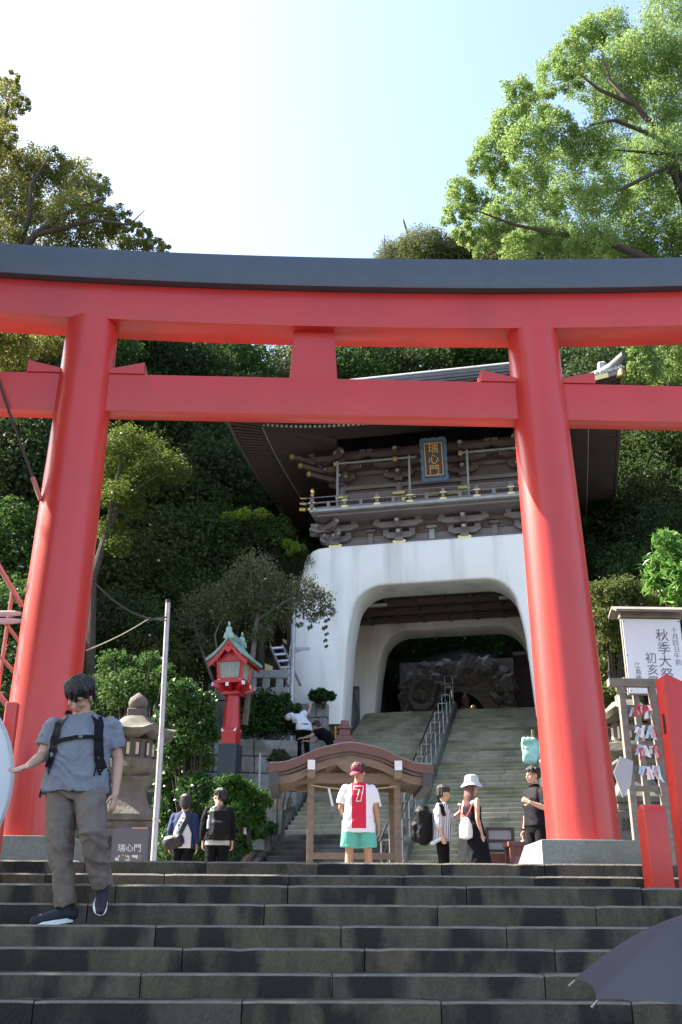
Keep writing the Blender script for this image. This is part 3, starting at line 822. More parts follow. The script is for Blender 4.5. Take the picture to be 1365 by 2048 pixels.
for i in range(9):
    y = -.8+.2*i; MB().tube([(x, y, rf2(x)+.055) for x in xs], .012, 5).build('roof_seam', M_cop, rfo, True)
for sy in (-1, 1):
    A = [(x*.93, sy*.78, rf2(x)-.05) for x in xs]; B = [(x*.90, sy*.78, rf2(x)-.20) for x in xs]
    A2 = [(x*.93, sy*.72, rf2(x)-.05) for x in xs]; B2 = [(x*.90, sy*.72, rf2(x)-.20) for x in xs]
    MB().strip(A, B).strip(B, B2).strip(A2, A).strip(B2, A2).build('barge_board', M_lred, rfo)
    MB().prism([(-.42, 3.30), (.42, 3.30), (.0, 3.66)], lambda x, z: (x, sy*.55, z), lambda x, z: (x, sy*.52, z)).build('gable_panel', M_lred, rfo)
    MB().prism([(-.15, 3.60), (.15, 3.60), (.15, 3.50), (.08, 3.45), (0, 3.42), (-.08, 3.45), (-.15, 3.50)], lambda x, z: (x, sy*.80, z+.03), lambda x, z: (x, sy*.74, z+.03)).build('gable_pendant', M_lred, rfo)
    for sx in (-1, 1): MB().box((sx*.5, sy*.70, 3.36), (.13, .12, .09)).build('purlin_end', M_wht, rfo)
for sx in (-1, 1):
    for i in range(9): MB().tube([(sx*.86, -.68+i*.17, rf2(.86)-.075), (sx*.4, -.68+i*.17, rf2(.4)-.10)], .022, 4).build('rafter', M_lred, rfo); MB().box((sx*.868, -.68+i*.17, rf2(.86)-.08), (.014, .05, .05)).build('rafter_tip', mat('gilt_tip', (.7, .55, .3), .5), rfo)
mb = MB(); mb.box((0, 0, 3.99), (.17, 1.5, .16)); mb.build('ridge', M_cop, rfo, False, .02)
rfo.scale = (.66, .72, 1)
for sy in (-1, 1):
    mb = MB(); mb.prism([(-.24, 3.86), (.24, 3.86), (.20, 4.02), (.13, 4.06), (.13, 4.18), (.05, 4.22), (-.05, 4.22), (-.13, 4.18), (-.13, 4.06), (-.20, 4.02)], lambda x, z: (x, sy*.84, z), lambda x, z: (x, sy*.74, z))
    mb.build('ridge_ornament', M_cop, rfo, False, .015); MB().ell((0, sy*.80, 4.30), (.06, .06, .07)).build('ridge_knob', M_cop, rfo, True)

# ------------------------------------------------------------------ stone lanterns with lettered pedestals
M_lst = mat('lantern_stone', (.13, .127, .112), .9, .22, 10, .6, 28, spots=((.065, .07, .045), 2.2, .54, .1))
M_lst2 = mat('pedestal_stone', (.10, .10, .102), .85, .18, 10, .3, 30)
M_carve = mat('carved_dark', (.035, .033, .03), .9)
def stone_lantern(loc, rotz, label, chars):
    t = thing('stone_lantern', label, 'stone lantern', loc, rotz, 'stone lanterns either side of the torii')
    MB().cbox((0, 0, .36), (.86, .86, .72), .015).build('plinth', M_lst2, t)
    blk = MB().cbox((0, 0, .96), (.74, .74, .46), .015).build('pedestal', M_lst2, t)
    for i, ch in enumerate(chars):
        o = link('carved_letter', text_mesh(ch, .185, .003), M_carve, blk); o.rotation_euler = (rad(90), 0, 0); o.location = (-.235+.235*i, -.373, .99)
    ring = MB().box((0, 0, 1.24), (.72, .72, .1), taper=.96).build('foot_slab', M_lst, t, False, .02)
    for sx in (-.2, .2): MB().ell((sx, -.33, 1.235), (.055, .05, .05), 10, 6).build('boss', M_lst, ring, True)
    MB().lathe([(.37, 1.29), (.36, 1.37), (.28, 1.47), (.21, 1.60), (.19, 1.72), (.22, 1.80), (.27, 1.84), (.27, 1.88)], 4, (0, 0, 0), True).build('shaft', M_lst, t, False, .012)
    MB().lathe([(.24, 1.88), (.37, 1.98), (.37, 2.10), (.32, 2.11)], 6, (0, 0, 0), True, rad(0)).build('platform', M_lst, t, False, .012)
    fb = MB().lathe([(.25, 2.11), (.25, 2.38)], 6, (0, 0, 0), True, 0).build('fire_box', M_lst, t, False, .008)
    for k in range(6):
        Rz = Matrix.Rotation(rad(60*k), 3, 'Z'); fr = MB().box(Rz @ Vector((0, -.252, 2.245)), (.20, .012, .2), Rz).build('window_frame', M_carve, fb)
        MB().box(Rz @ Vector((0, -.259, 2.245)), (.165, .012, .165), Rz).build('pane', mat('paper_pane', (.55, .50, .42), .7, .1, 5), fr)
    prof = [(.30, 2.38), (.52, 2.40), (.55, 2.48), (.40, 2.54), (.28, 2.62), (.20, 2.70), (.17, 2.71)]
    mb = MB(); n = 24; base = 0
    for (r, z) in prof:
        for k in range(n):
            w = 2*math.pi*k/n; c6 = abs(math.cos(w*3)); lift_ = .07*(c6**6)*(1 if z < 2.52 else .3 if z < 2.6 else 0)
            rr = r*(.93+.09*c6**3); mb.v.append((rr*math.cos(w), rr*math.sin(w), z+lift_))
    for i in range(len(prof)-1):
        for k in range(n): mb.f.append((i*n+k, i*n+(k+1) % n, (i+1)*n+(k+1) % n, (i+1)*n+k))
    mb.f.append(tuple(reversed(range(n)))); mb.f.append(tuple((len(prof)-1)*n+k for k in range(n)))
    mb.build('roof', M_lst, t, True)
    MB().cbox((0, 0, 2.76), (.26, .26, .12), .01).build('jewel_base', M_lst, t)
    MB().lathe([(.08, 2.82), (.125, 2.86), (.135, 2.92), (.115, 2.98), (.06, 3.02), (.015, 3.06)], 18).build('jewel', M_lst, t, True)
    return t
p = at(283, 1388, 14.0); sl = stone_lantern((p.x-.03, 14.0, PLAZA-.41), rad(4), 'weathered stone lantern behind the man in the blue shirt', '講讃表')
sl.scale = (1, 1, .985)
p = at(1247, 1345, 14.0); stone_lantern((p.x, 14.0, PLAZA-.42+.27), rad(-4), 'stone lantern behind the paper-hung wooden rack', '講讃表')

# ------------------------------------------------------------------ grey steel pole, cable, ropes
M_galv = mat('galvanised_steel', (.42, .43, .45), .45, .18, 9, .1, 40, metal=.5)
p = at(337, 1200, 13.0); q = at(308, 1720, 13.0)
pol = thing('steel_pole', 'slim grey steel pole beside the stone lantern', 'pole', (q.x, 13, PLAZA))
hh = p.z-PLAZA
MB().tube([(0, 0, -.05), ((p.x-q.x)*.3, 0, hh*.5)], .038, 14).build('lower_tube', M_galv, pol, True); MB().tube([((p.x-q.x)*.3, 0, hh*.5), (p.x-q.x, 0, hh-.04)], .0335, 14).build('upper_tube', M_galv, pol, True)
MB().tube([(p.x-q.x, 0, hh-.04), (p.x-q.x, 0, hh)], .036, 14).build('cap', M_dk, pol, True)
MB().tube([(p.x-q.x-.005, -.045, hh-.25), (p.x-q.x-.08, -.03, hh-.27), (p.x-q.x-.30, 0, hh-.30)], .012, 6).build('bracket', M_dk, pol, True)
for k in (.22, .45, .68): MB().tube([((p.x-q.x)*k*.75, 0, hh*k), ((p.x-q.x)*k*.75, 0, hh*k+.015)], .0415, 14).build('joint_ring', M_galv, pol, True)
def sag(a, b, s, n=16):
    a, b = Vector(a), Vector(b); return [a.lerp(b, i/n)-Vector((0, 0, s*4*(i/n)*(1-i/n))) for i in range(n+1)]
tag(MB().tube(sag(at(188, 1163, 10.6), at(330, 1240, 12.98), .12), .012, 6).build('black_cable', M_dk, None, True), 'black cable sagging from the torii pillar to the steel pole', 'cable')
tag(MB().tube(sag(at(172, 1301, 10.6), at(300, 1236, 12.6), .03), .008, 6).build('yellow_rope', mat('straw_rope', (.40, .37, .22), .9, .2, 40), None, True), 'thin straw-yellow rope tied between torii pillar and cable', 'rope')
rp = thing('pillar_rope', 'dark twisted rope hanging onto the left torii pillar', 'rope', at(80, 985, 10.30))
q0 = at(80, 985, 10.30)
MB().tube([at(x, y, 10.30)-q0 for x, y in ((-40, 640), (-10, 735), (8, 792), (28, 850), (48, 905), (66, 955))], .016, 7).build('cord', mat('dark_rope', (.06, .04, .035), .9, .3, 60, .5, 90), rp, True)
MB().tube([at(x, y, 10.30)-q0 for x, y in ((66, 955), (73, 975), (82, 1000))], .026, 8).build('bound_end', mat('pinkish_wrap', (.42, .16, .13), .8, .2, 30), rp, True)

# ------------------------------------------------------------------ red frame and round white board at the left edge
M_pink = mat('faded_red_paint', (.46, .16, .13), .55, .15, 6, .05, 50)
M_pinkw = mat('faded_pink_board', (.56, .40, .40), .6, .1, 6)
fr = thing('red_frame', 'faded red frame with diagonal braces left of the torii', 'frame', (-3.95, 10.5, .589))
o0 = Vector((-3.95, 10.5, .589))
def bar(n, a, b, w, m):
    A, B = at(a[0], a[1], 10.5)-o0, at(b[0], b[1], 10.5)-o0
    MB().tube([A, B], w, 8).build(n, m, fr, True)
pt, pb = at(25, 1185, 10.5), at(-50, 1690, 10.5)
MB().tube([pt-o0, Vector((pb.x, 10.5, .589))-o0], .022, 8).build('post', M_pink, fr, True)
bar('brace', (-40, 1065), (44, 1212), .026, M_pink); bar('brace', (10, 1245), (38, 1282), .02, M_pink); bar('brace', (0, 1312), (30, 1345), .02, M_pink); bar('brace', (-30, 1352), (16, 1412), .03, M_pink)
for y in (1228, 1243):
    A, B = at(-70, y, 10.46)-o0, at(43, y-1, 10.46)-o0
    MB().tube([A, A.lerp(B, .85), B], [.034, .034, .02], 8, ell=.5).build('cross_board', M_pinkw, fr, True)
bd = thing('round_board', 'round white board on a red post at the left picture edge', 'board', (at(0, 1700, 8.75).x-.04, 8.75, .309))
c = at(-191, 1567, 8.55)-Vector((at(0, 1700, 8.75).x-.04, 8.75, .309))
mb = MB(); n = 64; Rr = .885
mb.prism([(Rr*math.cos(2*math.pi*k/n), 1.03*Rr*math.sin(2*math.pi*k/n)) for k in range(n)], lambda x, z: (c.x+x, c.y-.02, c.z+z), lambda x, z: (c.x+x, c.y+.02, c.z+z))
MB().tube([(c.x+Rr*.985*math.cos(2*math.pi*i/64), c.y-.02, c.z+1.03*Rr*.985*math.sin(2*math.pi*i/64)) for i in range(65)], .012, 6, False).build('rim', mat('grey_rim', (.45, .48, .52), .4), bd, True)
mb.build('disc', mat('white_board', (.62, .66, .70), .35, .03, 2), bd, False, .008)
MB().cbox((-.01, 0, .75), (.10, .10, 1.5), .01).build('post', M_red, bd)

# ------------------------------------------------------------------ red posts at the right
M_red2 = mat('bright_red_paint', (.55, .03, .022), .42, .08, 5, .10, 60, coat=.15)
q = at(1325, 1775, 8.75)
sp = thing('short_red_post', 'short red post with rounded top on the steps at right', 'post', (q.x-.005, 8.80, .309), rad(5))
h = at(1315, 1608, 8.75).z-.309
mb = MB(); prof = [(-.09, 0), (-.09, h-.10), (-.075, h-.04), (-.04, h-.008), (0, h), (.04, h-.008), (.075, h-.04), (.09, h-.10), (.09, 0)]
mb.prism(prof, lambda y, z: (-.10, y, z), lambda y, z: (.10, y, z)); mb.build('post_body', M_red2, sp, True, .02, 3)
q = at(1352, 1700, 8.9)
tp = thing('tall_red_post', 'tall red plank post with a slot at the right picture edge', 'post', (q.x+.085, 8.9, .309))
h = at(1325, 1352, 8.9).z-.309
mb = MB(); prof = [(-.02, 0), (-.02, h-.02), (.02, h), (.30, h-.14), (.30, 0)]
mb.prism(prof, lambda x, z: (x-.03, -.1, z), lambda x, z: (x-.03, .12, z)); mb.build('post_body', M_red2, tp, True, .012)
zs = at(1332, 1448, 8.9).z-.309
MB().box((-.047, .0, zs), (.03, .03, .17)).build('slot', M_carve, tp)

# ------------------------------------------------------------------ notice board with brush writing
q = at(1300, 1388, 13.2)
nb = thing('notice_board', 'white paper notice with brush writing under a small wooden roof', 'notice board', (q.x+.12, 13.2, PLAZA))
M_grey = mat('weathered_wood', (.20, .175, .15), .85, .3, 4, .5, 30, stretch=(1, 1, 4)); M_pap = mat('white_paper', (.74, .76, .80), .7, .04, 4)
zt, zb = at(1300, 1240, 13.2).z-PLAZA, q.z-PLAZA
wv = .40
MB().box((0, 0, (zt+zb)/2), (2*wv+.03, .05, zt-zb+.03)).build('panel', M_grey, nb)
pp = MB().box((0, -.033, (zt+zb)/2), (2*wv, .012, zt-zb)).build('paper', M_pap, nb)
M_ink = mat('grey_ink', (.12, .12, .14), .8)
def write(parent, body, x, z, size, y=-.041):
    for i, ch in enumerate(body):
        o = link('letter', text_mesh(ch, size), M_ink, parent); o.rotation_euler = (rad(90), 0, 0); o.location = (x+.006*(i % 2), y-.001*0, z-i*size*.98)
write(pp, "秋季大祭", .13, zt-.24, .185); write(pp, "初亥祭", -.06, zt-.56, .165); write(pp, "十月四日午前", .305, zt-.16, .092); write(pp, "江島神社", -.26, zt-.66, .088)
for x in (-.38, .38):
    for z in (zt-.03, (zt+zb)/2, zb+.03): MB().tube([(x, -.035, z), (x, -.045, z)], .008, 8).build('pin', M_carve, pp)
mb = MB(); mb.prism([(-.20, 0), (-.20, .035), (.0, .13), (.20, .035), (.20, 0), (0, .09)], lambda y, z: (-.52, y, zt+.06+z), lambda y, z: (.52, y, zt+.06+z)); mb.build('roof', M_grey, nb, False, .004)
MB().box((0, 0, zt+.05), (.86, .12, .06)).build('roof_beam', M_grey, nb, False, .005)
for x in (-.30, .30): MB().box((x, .05, (zt)/2), (.08, .06, zt)).build('leg', M_grey, nb, False, .005)

# ------------------------------------------------------------------ wooden rack with tied paper strips
q = at(1255, 1500, 12.6); q2 = at(1318, 1500, 12.6)
rk = thing('fortune_rack', 'weathered wooden rack hung with tied red and white paper strips', 'rack', (q.x, 12.6, PLAZA))
W_ = q2.x-q.x; zt = at(1240, 1372, 12.6).z-PLAZA
for x in (0, W_): MB().box((x, 0, zt/2), (.085, .09, zt)).build('post', M_grey, rk, False, .01)
MB().box((W_*.5-.02, 0, zt+.04), (W_+.28, .12, .10)).build('top_beam', M_grey, rk, False, .01)
zr = [at(1285, y, 12.6).z-PLAZA for y in (1415, 1455, 1494, 1537, 1577)]
for z in zr: MB().box((W_/2, .02, z), (W_-.09, .045, .065)).build('rung', M_grey, rk, False, .006)
r = random.Random(4)
mats = [mat('strip_white', (.72, .74, .78), .8), mat('strip_red', (.58, .05, .06), .8), mat('strip_blue', (.42, .56, .70), .8), mat('strip_pink', (.70, .36, .34), .8)]
pc = [(.30, 5), (.52, 3), (.72, 2), (.95, 2)]
for z in zr[:4]:
    for j in range(16):
        x = W_*(.28+.30*r.random()) if r.random() < .62 else W_*(.72+.22*r.random())
        m = mats[r.choice((0, 0, 0, 1, 1, 2, 2, 3))]; l = r.uniform(.07, .17); a = r.uniform(-.6, .6); y = -.02-r.random()*.05
        w = r.uniform(.012, .022); mb = MB(); dx = math.sin(a)*l; zz = z+r.uniform(-.02, .03)
        mb.strip([(x-w, y, zz), (x+dx*.5-w, y-.02, zz-l*.45), (x+dx-w, y-.005, zz-l)], [(x+w, y-.012, zz), (x+dx*.5+w, y-.008, zz-l*.45), (x+dx+w, y-.02, zz-l)])
        o = mb.build('paper_strip', m, rk)
for dx, z, l in ((-.18, at(1215, 1560, 12.6).z-PLAZA, .30),):
    MB().prism([(0, 0), (.16, -.06), (.10, -.34), (-.02, -.50), (-.10, -.20)], lambda x, zz: (x-.12, -.07, z+zz+.28), lambda x, zz: (x-.12, -.062, z+zz+.28)).build('net_bag', mat('grey_net_cloth', (.40, .40, .43), .9), rk)  # greyish net bag at the left side of the rack

# ------------------------------------------------------------------ information sign in front of the left stone lantern
q = at(258, 1722, 13.35)
isg = thing('information_sign', 'dark sign with a photo of the gate and white lettering by the lantern', 'sign', (q.x, 13.35, PLAZA))
zA, zB = at(258, 1655, 13.35).z-PLAZA, at(258, 1682, 13.35).z-PLAZA
w = .215
MB().box((0, 0, zB/2+.2), (2*w+.02, .04, zB-.1)).build('panel', mat('dark_sign_panel', (.09, .095, .11), .5), isg)
MB().box((0, .03, zB*.5), (.06, .05, zB)).build('leg', M_carve, isg)
MB().box((.0-.095, -.006, (zA+zB)/2), (.20, .025, zA-zB)).build('purple_sheet', mat('purple_sheet', (.10, .055, .24), .6), isg); MB().box((.105, -.006, (zA+zB)/2), (.195, .025, zA-zB)).build('pink_sheet', mat('pink_sheet', (.62, .25, .26), .6), isg)
o = link('lettering', text_mesh("瑞心門", .10), mat('white_lettering', (.7, .72, .72), .6), isg); o.rotation_euler = (rad(90), 0, 0); o.location = (0, -.024, zB-.09)
ph = bpy.data.materials.new('gate_photo_print'); ph.use_nodes = True
nt = ph.node_tree; nz = nt.nodes.new('ShaderNodeTexNoise'); nz.inputs['Scale'].default_value = 14; rp_ = nt.nodes.new('ShaderNodeValToRGB')
for i, (pz, cc) in enumerate(((.3, (.03, .05, .03)), (.45, (.10, .14, .06)), (.55, (.16, .09, .09)), (.62, (.55, .58, .6)))):
    e = rp_.color_ramp.elements[i] if i < 2 else rp_.color_ramp.elements.new(pz); e.position = pz; e.color = (*cc, 1)
tcn = nt.nodes.new('ShaderNodeTexCoord'); nt.links.new(tcn.outputs['Object'], nz.inputs[0]); nt.links.new(nz.outputs['Fac'], rp_.inputs[0]); nt.links.new(rp_.outputs[0], nt.nodes['Principled BSDF'].inputs['Base Color'])
MB().box((.0, -.022, zB-.30), (.34, .006, .26)).build('photo_print', ph, isg)

# ------------------------------------------------------------------ small roofed wooden shelter at the foot of the stairs
YS = 17.2
M_swood = mat('shelter_wood', (.205, .15, .112), .75, .22, 4, .3, 30, stretch=(1, 1, 3)); M_sroof = mat('brown_copper_roof', (.13, .062, .05), .5, .15, 5, .1, 20); M_scap = mat('grey_roof_edge', (.30, .31, .33), .6, .2, 10)
q = at(711, 1600, YS)
sh = thing('wooden_shelter', 'small wooden shelter with undulating brown copper roof at the stair foot', 'shelter', (q.x, YS, PLAZA))
ox, oz = q.x, PLAZA
TOP = [(537, 1530), (573, 1524), (607, 1515), (639, 1501), (678, 1488), (711, 1485), (744, 1490), (784, 1507), (810, 1514), (840, 1517), (866, 1517)]
K = [at(x, y, YS-.75)-Vector((ox, 0, oz)) for x, y in TOP]
Kx = [k.x for k in K]; Kz = [k.z for k in K]
cx0 = (Kx[0]+Kx[-1])/2; hw = (Kx[-1]-Kx[0])/2
def crv(x):
    a = abs((x-cx0)/hw)
    ks = [(0, Kz[5]), (.19, Kz[4]-.012), (.42, (Kz[3]+Kz[7])/2+.035), (.62, (Kz[2]+Kz[8])/2-.0), (.80, (Kz[1]+Kz[9])/2-.035), (1, (Kz[0]+Kz[-1])/2-.03)]
    import bisect
    j = min(max(bisect.bisect([k[0] for k in ks], a)-1, 0), 4); t = (a-ks[j][0])/(ks[j+1][0]-ks[j][0])
    p0 = ks[max(j-1, 0)][1]; p1 = ks[j][1]; p2 = ks[j+1][1]; p3 = ks[min(j+2, 5)][1]
    return p1+.5*t*(p2-p0+t*(2*p0-5*p1+4*p2-p3+t*(3*(p1-p2)+p3-p0)))
xs = [cx0-hw+2*hw*i/48 for i in range(49)]
def slab(name, y0, y1, off0, off1, s, m, parent, bev=0):
    mb = MB(); T0 = [((x-cx0)*s+cx0, y0, crv(x)+off0) for x in xs]; T1 = [((x-cx0)*s+cx0, y1, crv(x)+off0) for x in xs]; B0 = [((x-cx0)*s+cx0, y0, crv(x)+off1) for x in xs]; B1 = [((x-cx0)*s+cx0, y1, crv(x)+off1) for x in xs]
    mb.strip(T0, T1).strip(B0, T0).strip(T1, B1).strip(B1, B0)
    for A, B in ((0, 0), (-1, -1)): mb.strip([T0[A], T1[A]], [B0[A], B1[A]])
    return mb.build(name, m, parent, True)
rf_ = slab('roof', -.75, .95, 0, -.14, 1.0, M_sroof, sh)
slab('roof_edge', -.73, .93, .018, .002, .985, M_scap, rf_)
slab('barge_moulding', -.71, .9, -.142, -.19, .975, mat('shelter_dark_wood', (.11, .085, .08), .7, .2, 5), sh)
slab('barge_board', -.68, -.62, -.192, -.315, .93, M_swood, sh)
slab('soffit', -.6, .85, -.20, -.23, .92, M_swood, sh)
for sx in (-1, 1): MB().prism([(-.75, -.14), (.95, -.14), (.95, -.36), (-.75, -.36)], lambda y, z: (cx0+sx*(hw-.02), y, crv(cx0+sx*hw)+z), lambda y, z: (cx0+sx*(hw-.17), y, crv(cx0+sx*hw)+z)).build('eave_end', mat('dark_eave', (.06, .06, .065), .6, .15, 5), sh)
for k in range(11):
    y = -.5+.13*k
    for sx in (-1, 1): MB().tube([(cx0+sx*hw*.9, y, crv(cx0+sx*hw*.9)-.27), (cx0+sx*hw*.55, y, crv(cx0+sx*hw*.55)-.27), (cx0+sx*hw*.3, y, crv(cx0+sx*hw*.3)-.27)], .03, 4).build('rafter', M_swood, sh)
xl, xr = at(622, 1600, YS-.45).x-ox, at(795, 1600, YS-.45).x-ox
zb_ = at(700, 1562, YS-.45).z-oz
for x in (xl, xr):
    for y in (-.45, .65): MB().box((x, y, zb_/2), (.105, .105, zb_)).build('post', M_swood, sh, False, .01)
    MB().box((x, .1, zb_+.07), (.13, 1.7, .13)).build('side_beam', M_swood, sh, False, .01); MB().box((x, -.757, zb_+.21), (.12, .03, .15)).build('beam_end', M_wht, sh)
    MB().box((x, -.2, zb_+.21), (.1, 1.1, .14)).build('purlin', M_swood, sh)
for y in (-.45, .65): MB().prism([(xl-.32, .03), (xl-.22, -.06), (xr+.22, -.06), (xr+.32, .03), (xr+.25, .10), (xl-.25, .10)], lambda x, z: (x, y-.06, zb_+.02+z), lambda x, z: (x, y+.06, zb_+.02+z)).build('cross_beam', M_swood, sh, False, .006)
MB().prism([(xl+.25, .10), (xr-.25, .10), (xr-.42, .24), (cx0, .34), (xl+.42, .24)], lambda x, z: (x, -.40, zb_+z), lambda x, z: (x, -.34, zb_+z)).build('tie_brace', M_swood, sh, False, .01)
for (y, z, h) in ((.0, .22, .09),): MB().box(((xl+xr)/2, -.45, at(700, 1712, YS-.45).z-oz), (xr-xl, .07, .10)).build('lower_rail', M_swood, sh, False, .008)
MB().prism([(cx0-.28, .0), (cx0-.15, -.12), (cx0-.02, -.20), (cx0+.1, -.13), (cx0+.24, 0), (cx0+.1, .05), (cx0-.12, .05)], lambda x, z: (x, -.70, crv(cx0)-.30+z), lambda x, z: (x, -.66, crv(cx0)-.30+z)).build('pendant_board', M_swood, sh)
rope = MB().tube(sag((xl, -.52, zb_-.08), (xr, -.52, zb_-.08), .06), .012, 6).build('straw_rope', mat('straw_rope', (.40, .37, .22), .9), sh, True)
for x in (xl+.28, xr-.35):
    zz = zb_-.13; mb = MB()
    for k in range(4): mb.strip([(x+.016*k-.01, -.53+.006*k, zz-.065*k), (x+.016*k+.025, -.53+.006*k, zz-.065*k)], [(x+.016*k+.008, -.54+.006*k, zz-.08-.065*k), (x+.016*k+.044, -.54+.006*k, zz-.08-.065*k)])
    mb.build('zigzag_paper', M_pap, sh)

# ------------------------------------------------------------------ lamp pole, stone balustrade, ladder behind the lantern
q = at(583, 1395, 29.5)
lp = thing('lamp_pole', 'tall thin grey pole with a side bracket in front of the white gate', 'pole', (q.x, 29.5, ground_z(*toG(q.x, 29.5))))
zt = at(590, 1163, 29.5)
MB().tube([(0, 0, -.2), (zt.x-q.x, 0, zt.z-lp.location.z)], .075, 12).build('tube', M_galv, lp, True)
zc = at(586, 1297, 29.5).z-lp.location.z
MB().box((.22, 0, zc), (.62, .06, .09)).build('bracket_arm', M_galv, lp, False, .01); MB().tube([(.05, 0, zc-.14), (.30, 0, zc-.02)], .03, 6).build('bracket_stay', M_galv, lp)
a0, a1 = at(495, 1378, 31.0), at(576, 1376, 31.0)
bl = thing('stone_balustrade', 'grey stone balustrade behind the red lantern', 'balustrade', (a0.x-1.2, 31.0, 0)); o0 = bl.location
zt, zb_ = at(530, 1342, 31).z, at(530, 1380, 31).z; L = a1.x-a0.x+1.2
MB().cbox((L/2, 0, zt-.12), (L, .3, .26), .02).build('top_rail', M_stone, bl); MB().cbox((L/2, 0, zb_-.15), (L, .3, .42), .02).build('bottom_rail', M_stone, bl); MB().cbox((L/2, 0, zb_-1.2), (L, .4, 1.6), .02).build('base_wall', M_stone2, bl)
k = 0
while k*.42 < L: MB().cbox((.1+k*.42, 0, (zt+zb_)/2-.08), (.24, .22, zt-zb_), .02).build('baluster', M_stone, bl); k += 1
la = at(541, 1292, 31.6); 
ld = thing('step_ladder', 'aluminium ladder leaning beside the white gate', 'ladder', (la.x+.2, 31.6, zt-.3))
A0, A1 = at(541, 1292, 31.6), at(563, 1342, 31.3); B0, B1 = at(565, 1290, 31.6), at(578, 1318, 31.4)
M_al = mat('aluminium', (.62, .64, .66), .35, .05, metal=.7)
ofs = ld.location.copy()
for P, Q in ((A0, A1), (B0, B0+(A1-A0))): MB().tube([P-ofs, Q-ofs+(Q-P)*.6], .05, 6).build('side_rail', mat('dull_aluminium', (.25, .26, .27), .5, metal=.5), ld, True)
for k in range(5):
    t = .1+.26*k; P = A0.lerp(A1, t); Q = (B0).lerp(B0+(A1-A0), t); MB().tube([P-ofs, Q-ofs], .05, 6).build('rung', M_al, ld, True)

# ------------------------------------------------------------------ left stair edge: wooden rail, planters, small things
M_plank = mat('old_plank', (.20, .135, .085), .85, .3, 3, .4, 25, stretch=(1, 5, 1))
wr = thing('wooden_rail', 'low worn wooden rail along the left edge of the upper stairs', 'rail', GA, -PHI)
MB().prism([(-9.6, stair_line(-9.6)+.30), (-3.8, stair_line(-3.8)+.30), (-3.8, stair_line(-3.8)+.44), (-9.6, stair_line(-9.6)+.44)], lambda y, z: (-3.62, y, z), lambda y, z: (-3.50, y, z)).build('plank', M_plank, wr, False, .01)
MB().prism([(-9.6, stair_line(-9.6)-.3), (-3.8, stair_line(-3.8)-.3), (-3.8, stair_line(-3.8)+.22), (-9.6, stair_line(-9.6)+.22)], lambda y, z: (-3.58, y, z), lambda y, z: (-3.38, y, z)).build('kerb', M_str, wr, False, .01)
for k in range(5): v = -9.4+k*1.3; MB().box((-3.56, v, stair_line(v)+.2), (.09, .09, .5)).build('post', M_plank, wr, False, .01)
M_box = mat('planter_wood', (.30, .20, .12), .8, .25, 5, .3, 30, stretch=(1, 1, 4))
PL = [(545, 1605, 24.6, .32, .28), (517, 1635, 23.6, .30, .26)]
for i, (x, y, Y, w, h) in enumerate(PL):
    q = at(x, y, Y); t = thing('planter_box', ('upper square wooden planter box at the left edge of the stairs', 'lower brown planter box half hidden by leaves at the stair edge')[i], 'planter', (q.x, Y, q.z-h/2), -PHI)
    for sx, sy, a, b in ((0, -w/2, w, .03), (0, w/2, w, .03), (-w/2, 0, .03, w-.03), (w/2, 0, .03, w-.03)): MB().box((sx, sy, h/2), (a, b, h)).build('board', M_box if i == 0 else M_plank, t, False, .004)
    MB().box((0, 0, h*.8), (w-.04, w-.04, .03)).build('soil', M_soil, t); MB().cbox((0, 0, -.3), (w+.1, w+.1, .58), .02).build('stone_footing', M_stone2, t)
q = at(558, 1545, 25.2); t = thing('plant_pot', 'reddish brown pot holding a clipped round shrub', 'pot', (q.x, 25.2, q.z-.22), 0)
MB().lathe([(.20, 0), (.29, .28), (.31, .28), (.31, .33), (.27, .33), (.25, .26)], 20).build('bowl', mat('terracotta', (.17, .075, .065), .7, .2, 6), t, True); MB().cbox((0, 0, -.35), (.45, .45, .7), .02).build('pedestal', M_stone2, t)
q = at(520, 1560, 24.8); q2 = at(521, 1506, 24.8); tag(MB().tube([(q.x, 24.8, q.z-.8), (q2.x, 24.8, q2.z)], .022, 8).build('thin_stake', M_lite, None, True), 'thin pale stake standing against the stone wall', 'stake')
q = at(488, 1664, 21.5); tag(MB().prism([(-.06, .08), (.05, .09), (.06, -.07), (.0, -.10), (-.05, -.06)], lambda x, z: q+Vector((x, 0, z)), lambda x, z: q+Vector((x, .012, z))).build('white_tag', M_pap, None), 'small white paper tag hanging by the wooden rail', 'tag')
q = at(1062, 1503, 26.5)
cb = thing('mint_bundle', 'mint green cloth bundle hung on the right stair wall', 'cloth', q)
mb = MB(); mb.cbox((0, 0, 0), (.46, .24, .66), .08); mb.cbox((-.05, -.1, .28), (.40, .1, .16), .05); remeshed(mb, 'cloth', mat('mint_cloth', (.34, .62, .54), .8, .08, 5), cb, .02, 3, .03, .12)
MB().box((.12, .15, -.1), (.06, .06, 1.4)).build('stand', M_plank, cb)
q = at(690, 1462, 27.0); og = thing('wooden_finial', 'reddish brown carved wooden finial seen above the shelter roof', 'finial', (q.x, 27.0, q.z-.4))
for z, w, h in ((.0, .62, .12), (.12, .44, .14), (.26, .30, .18), (.44, .40, .08), (.52, .22, .16)): MB().cbox((0, 0, z+h/2), (w, w*.7, h-.004), .02).build('tier', mat('finial_wood', (.20, .09, .085), .7, .2, 6), og)
MB().box((0, 0, -.5), (.2, .2, 1.0)).build('stem', M_plank, og)
q = at(673, 1487, 29.2); tag(MB().tube([(q.x, 29.2, q.z-.7), (q.x-.03, 29.2, at(672, 1452, 29.2).z)], .03, 8).build('orange_stick', mat('orange_stick', (.45, .24, .06), .7, .15, 8), None, True), 'orange stick leaning near the crouching man in black', 'stick')

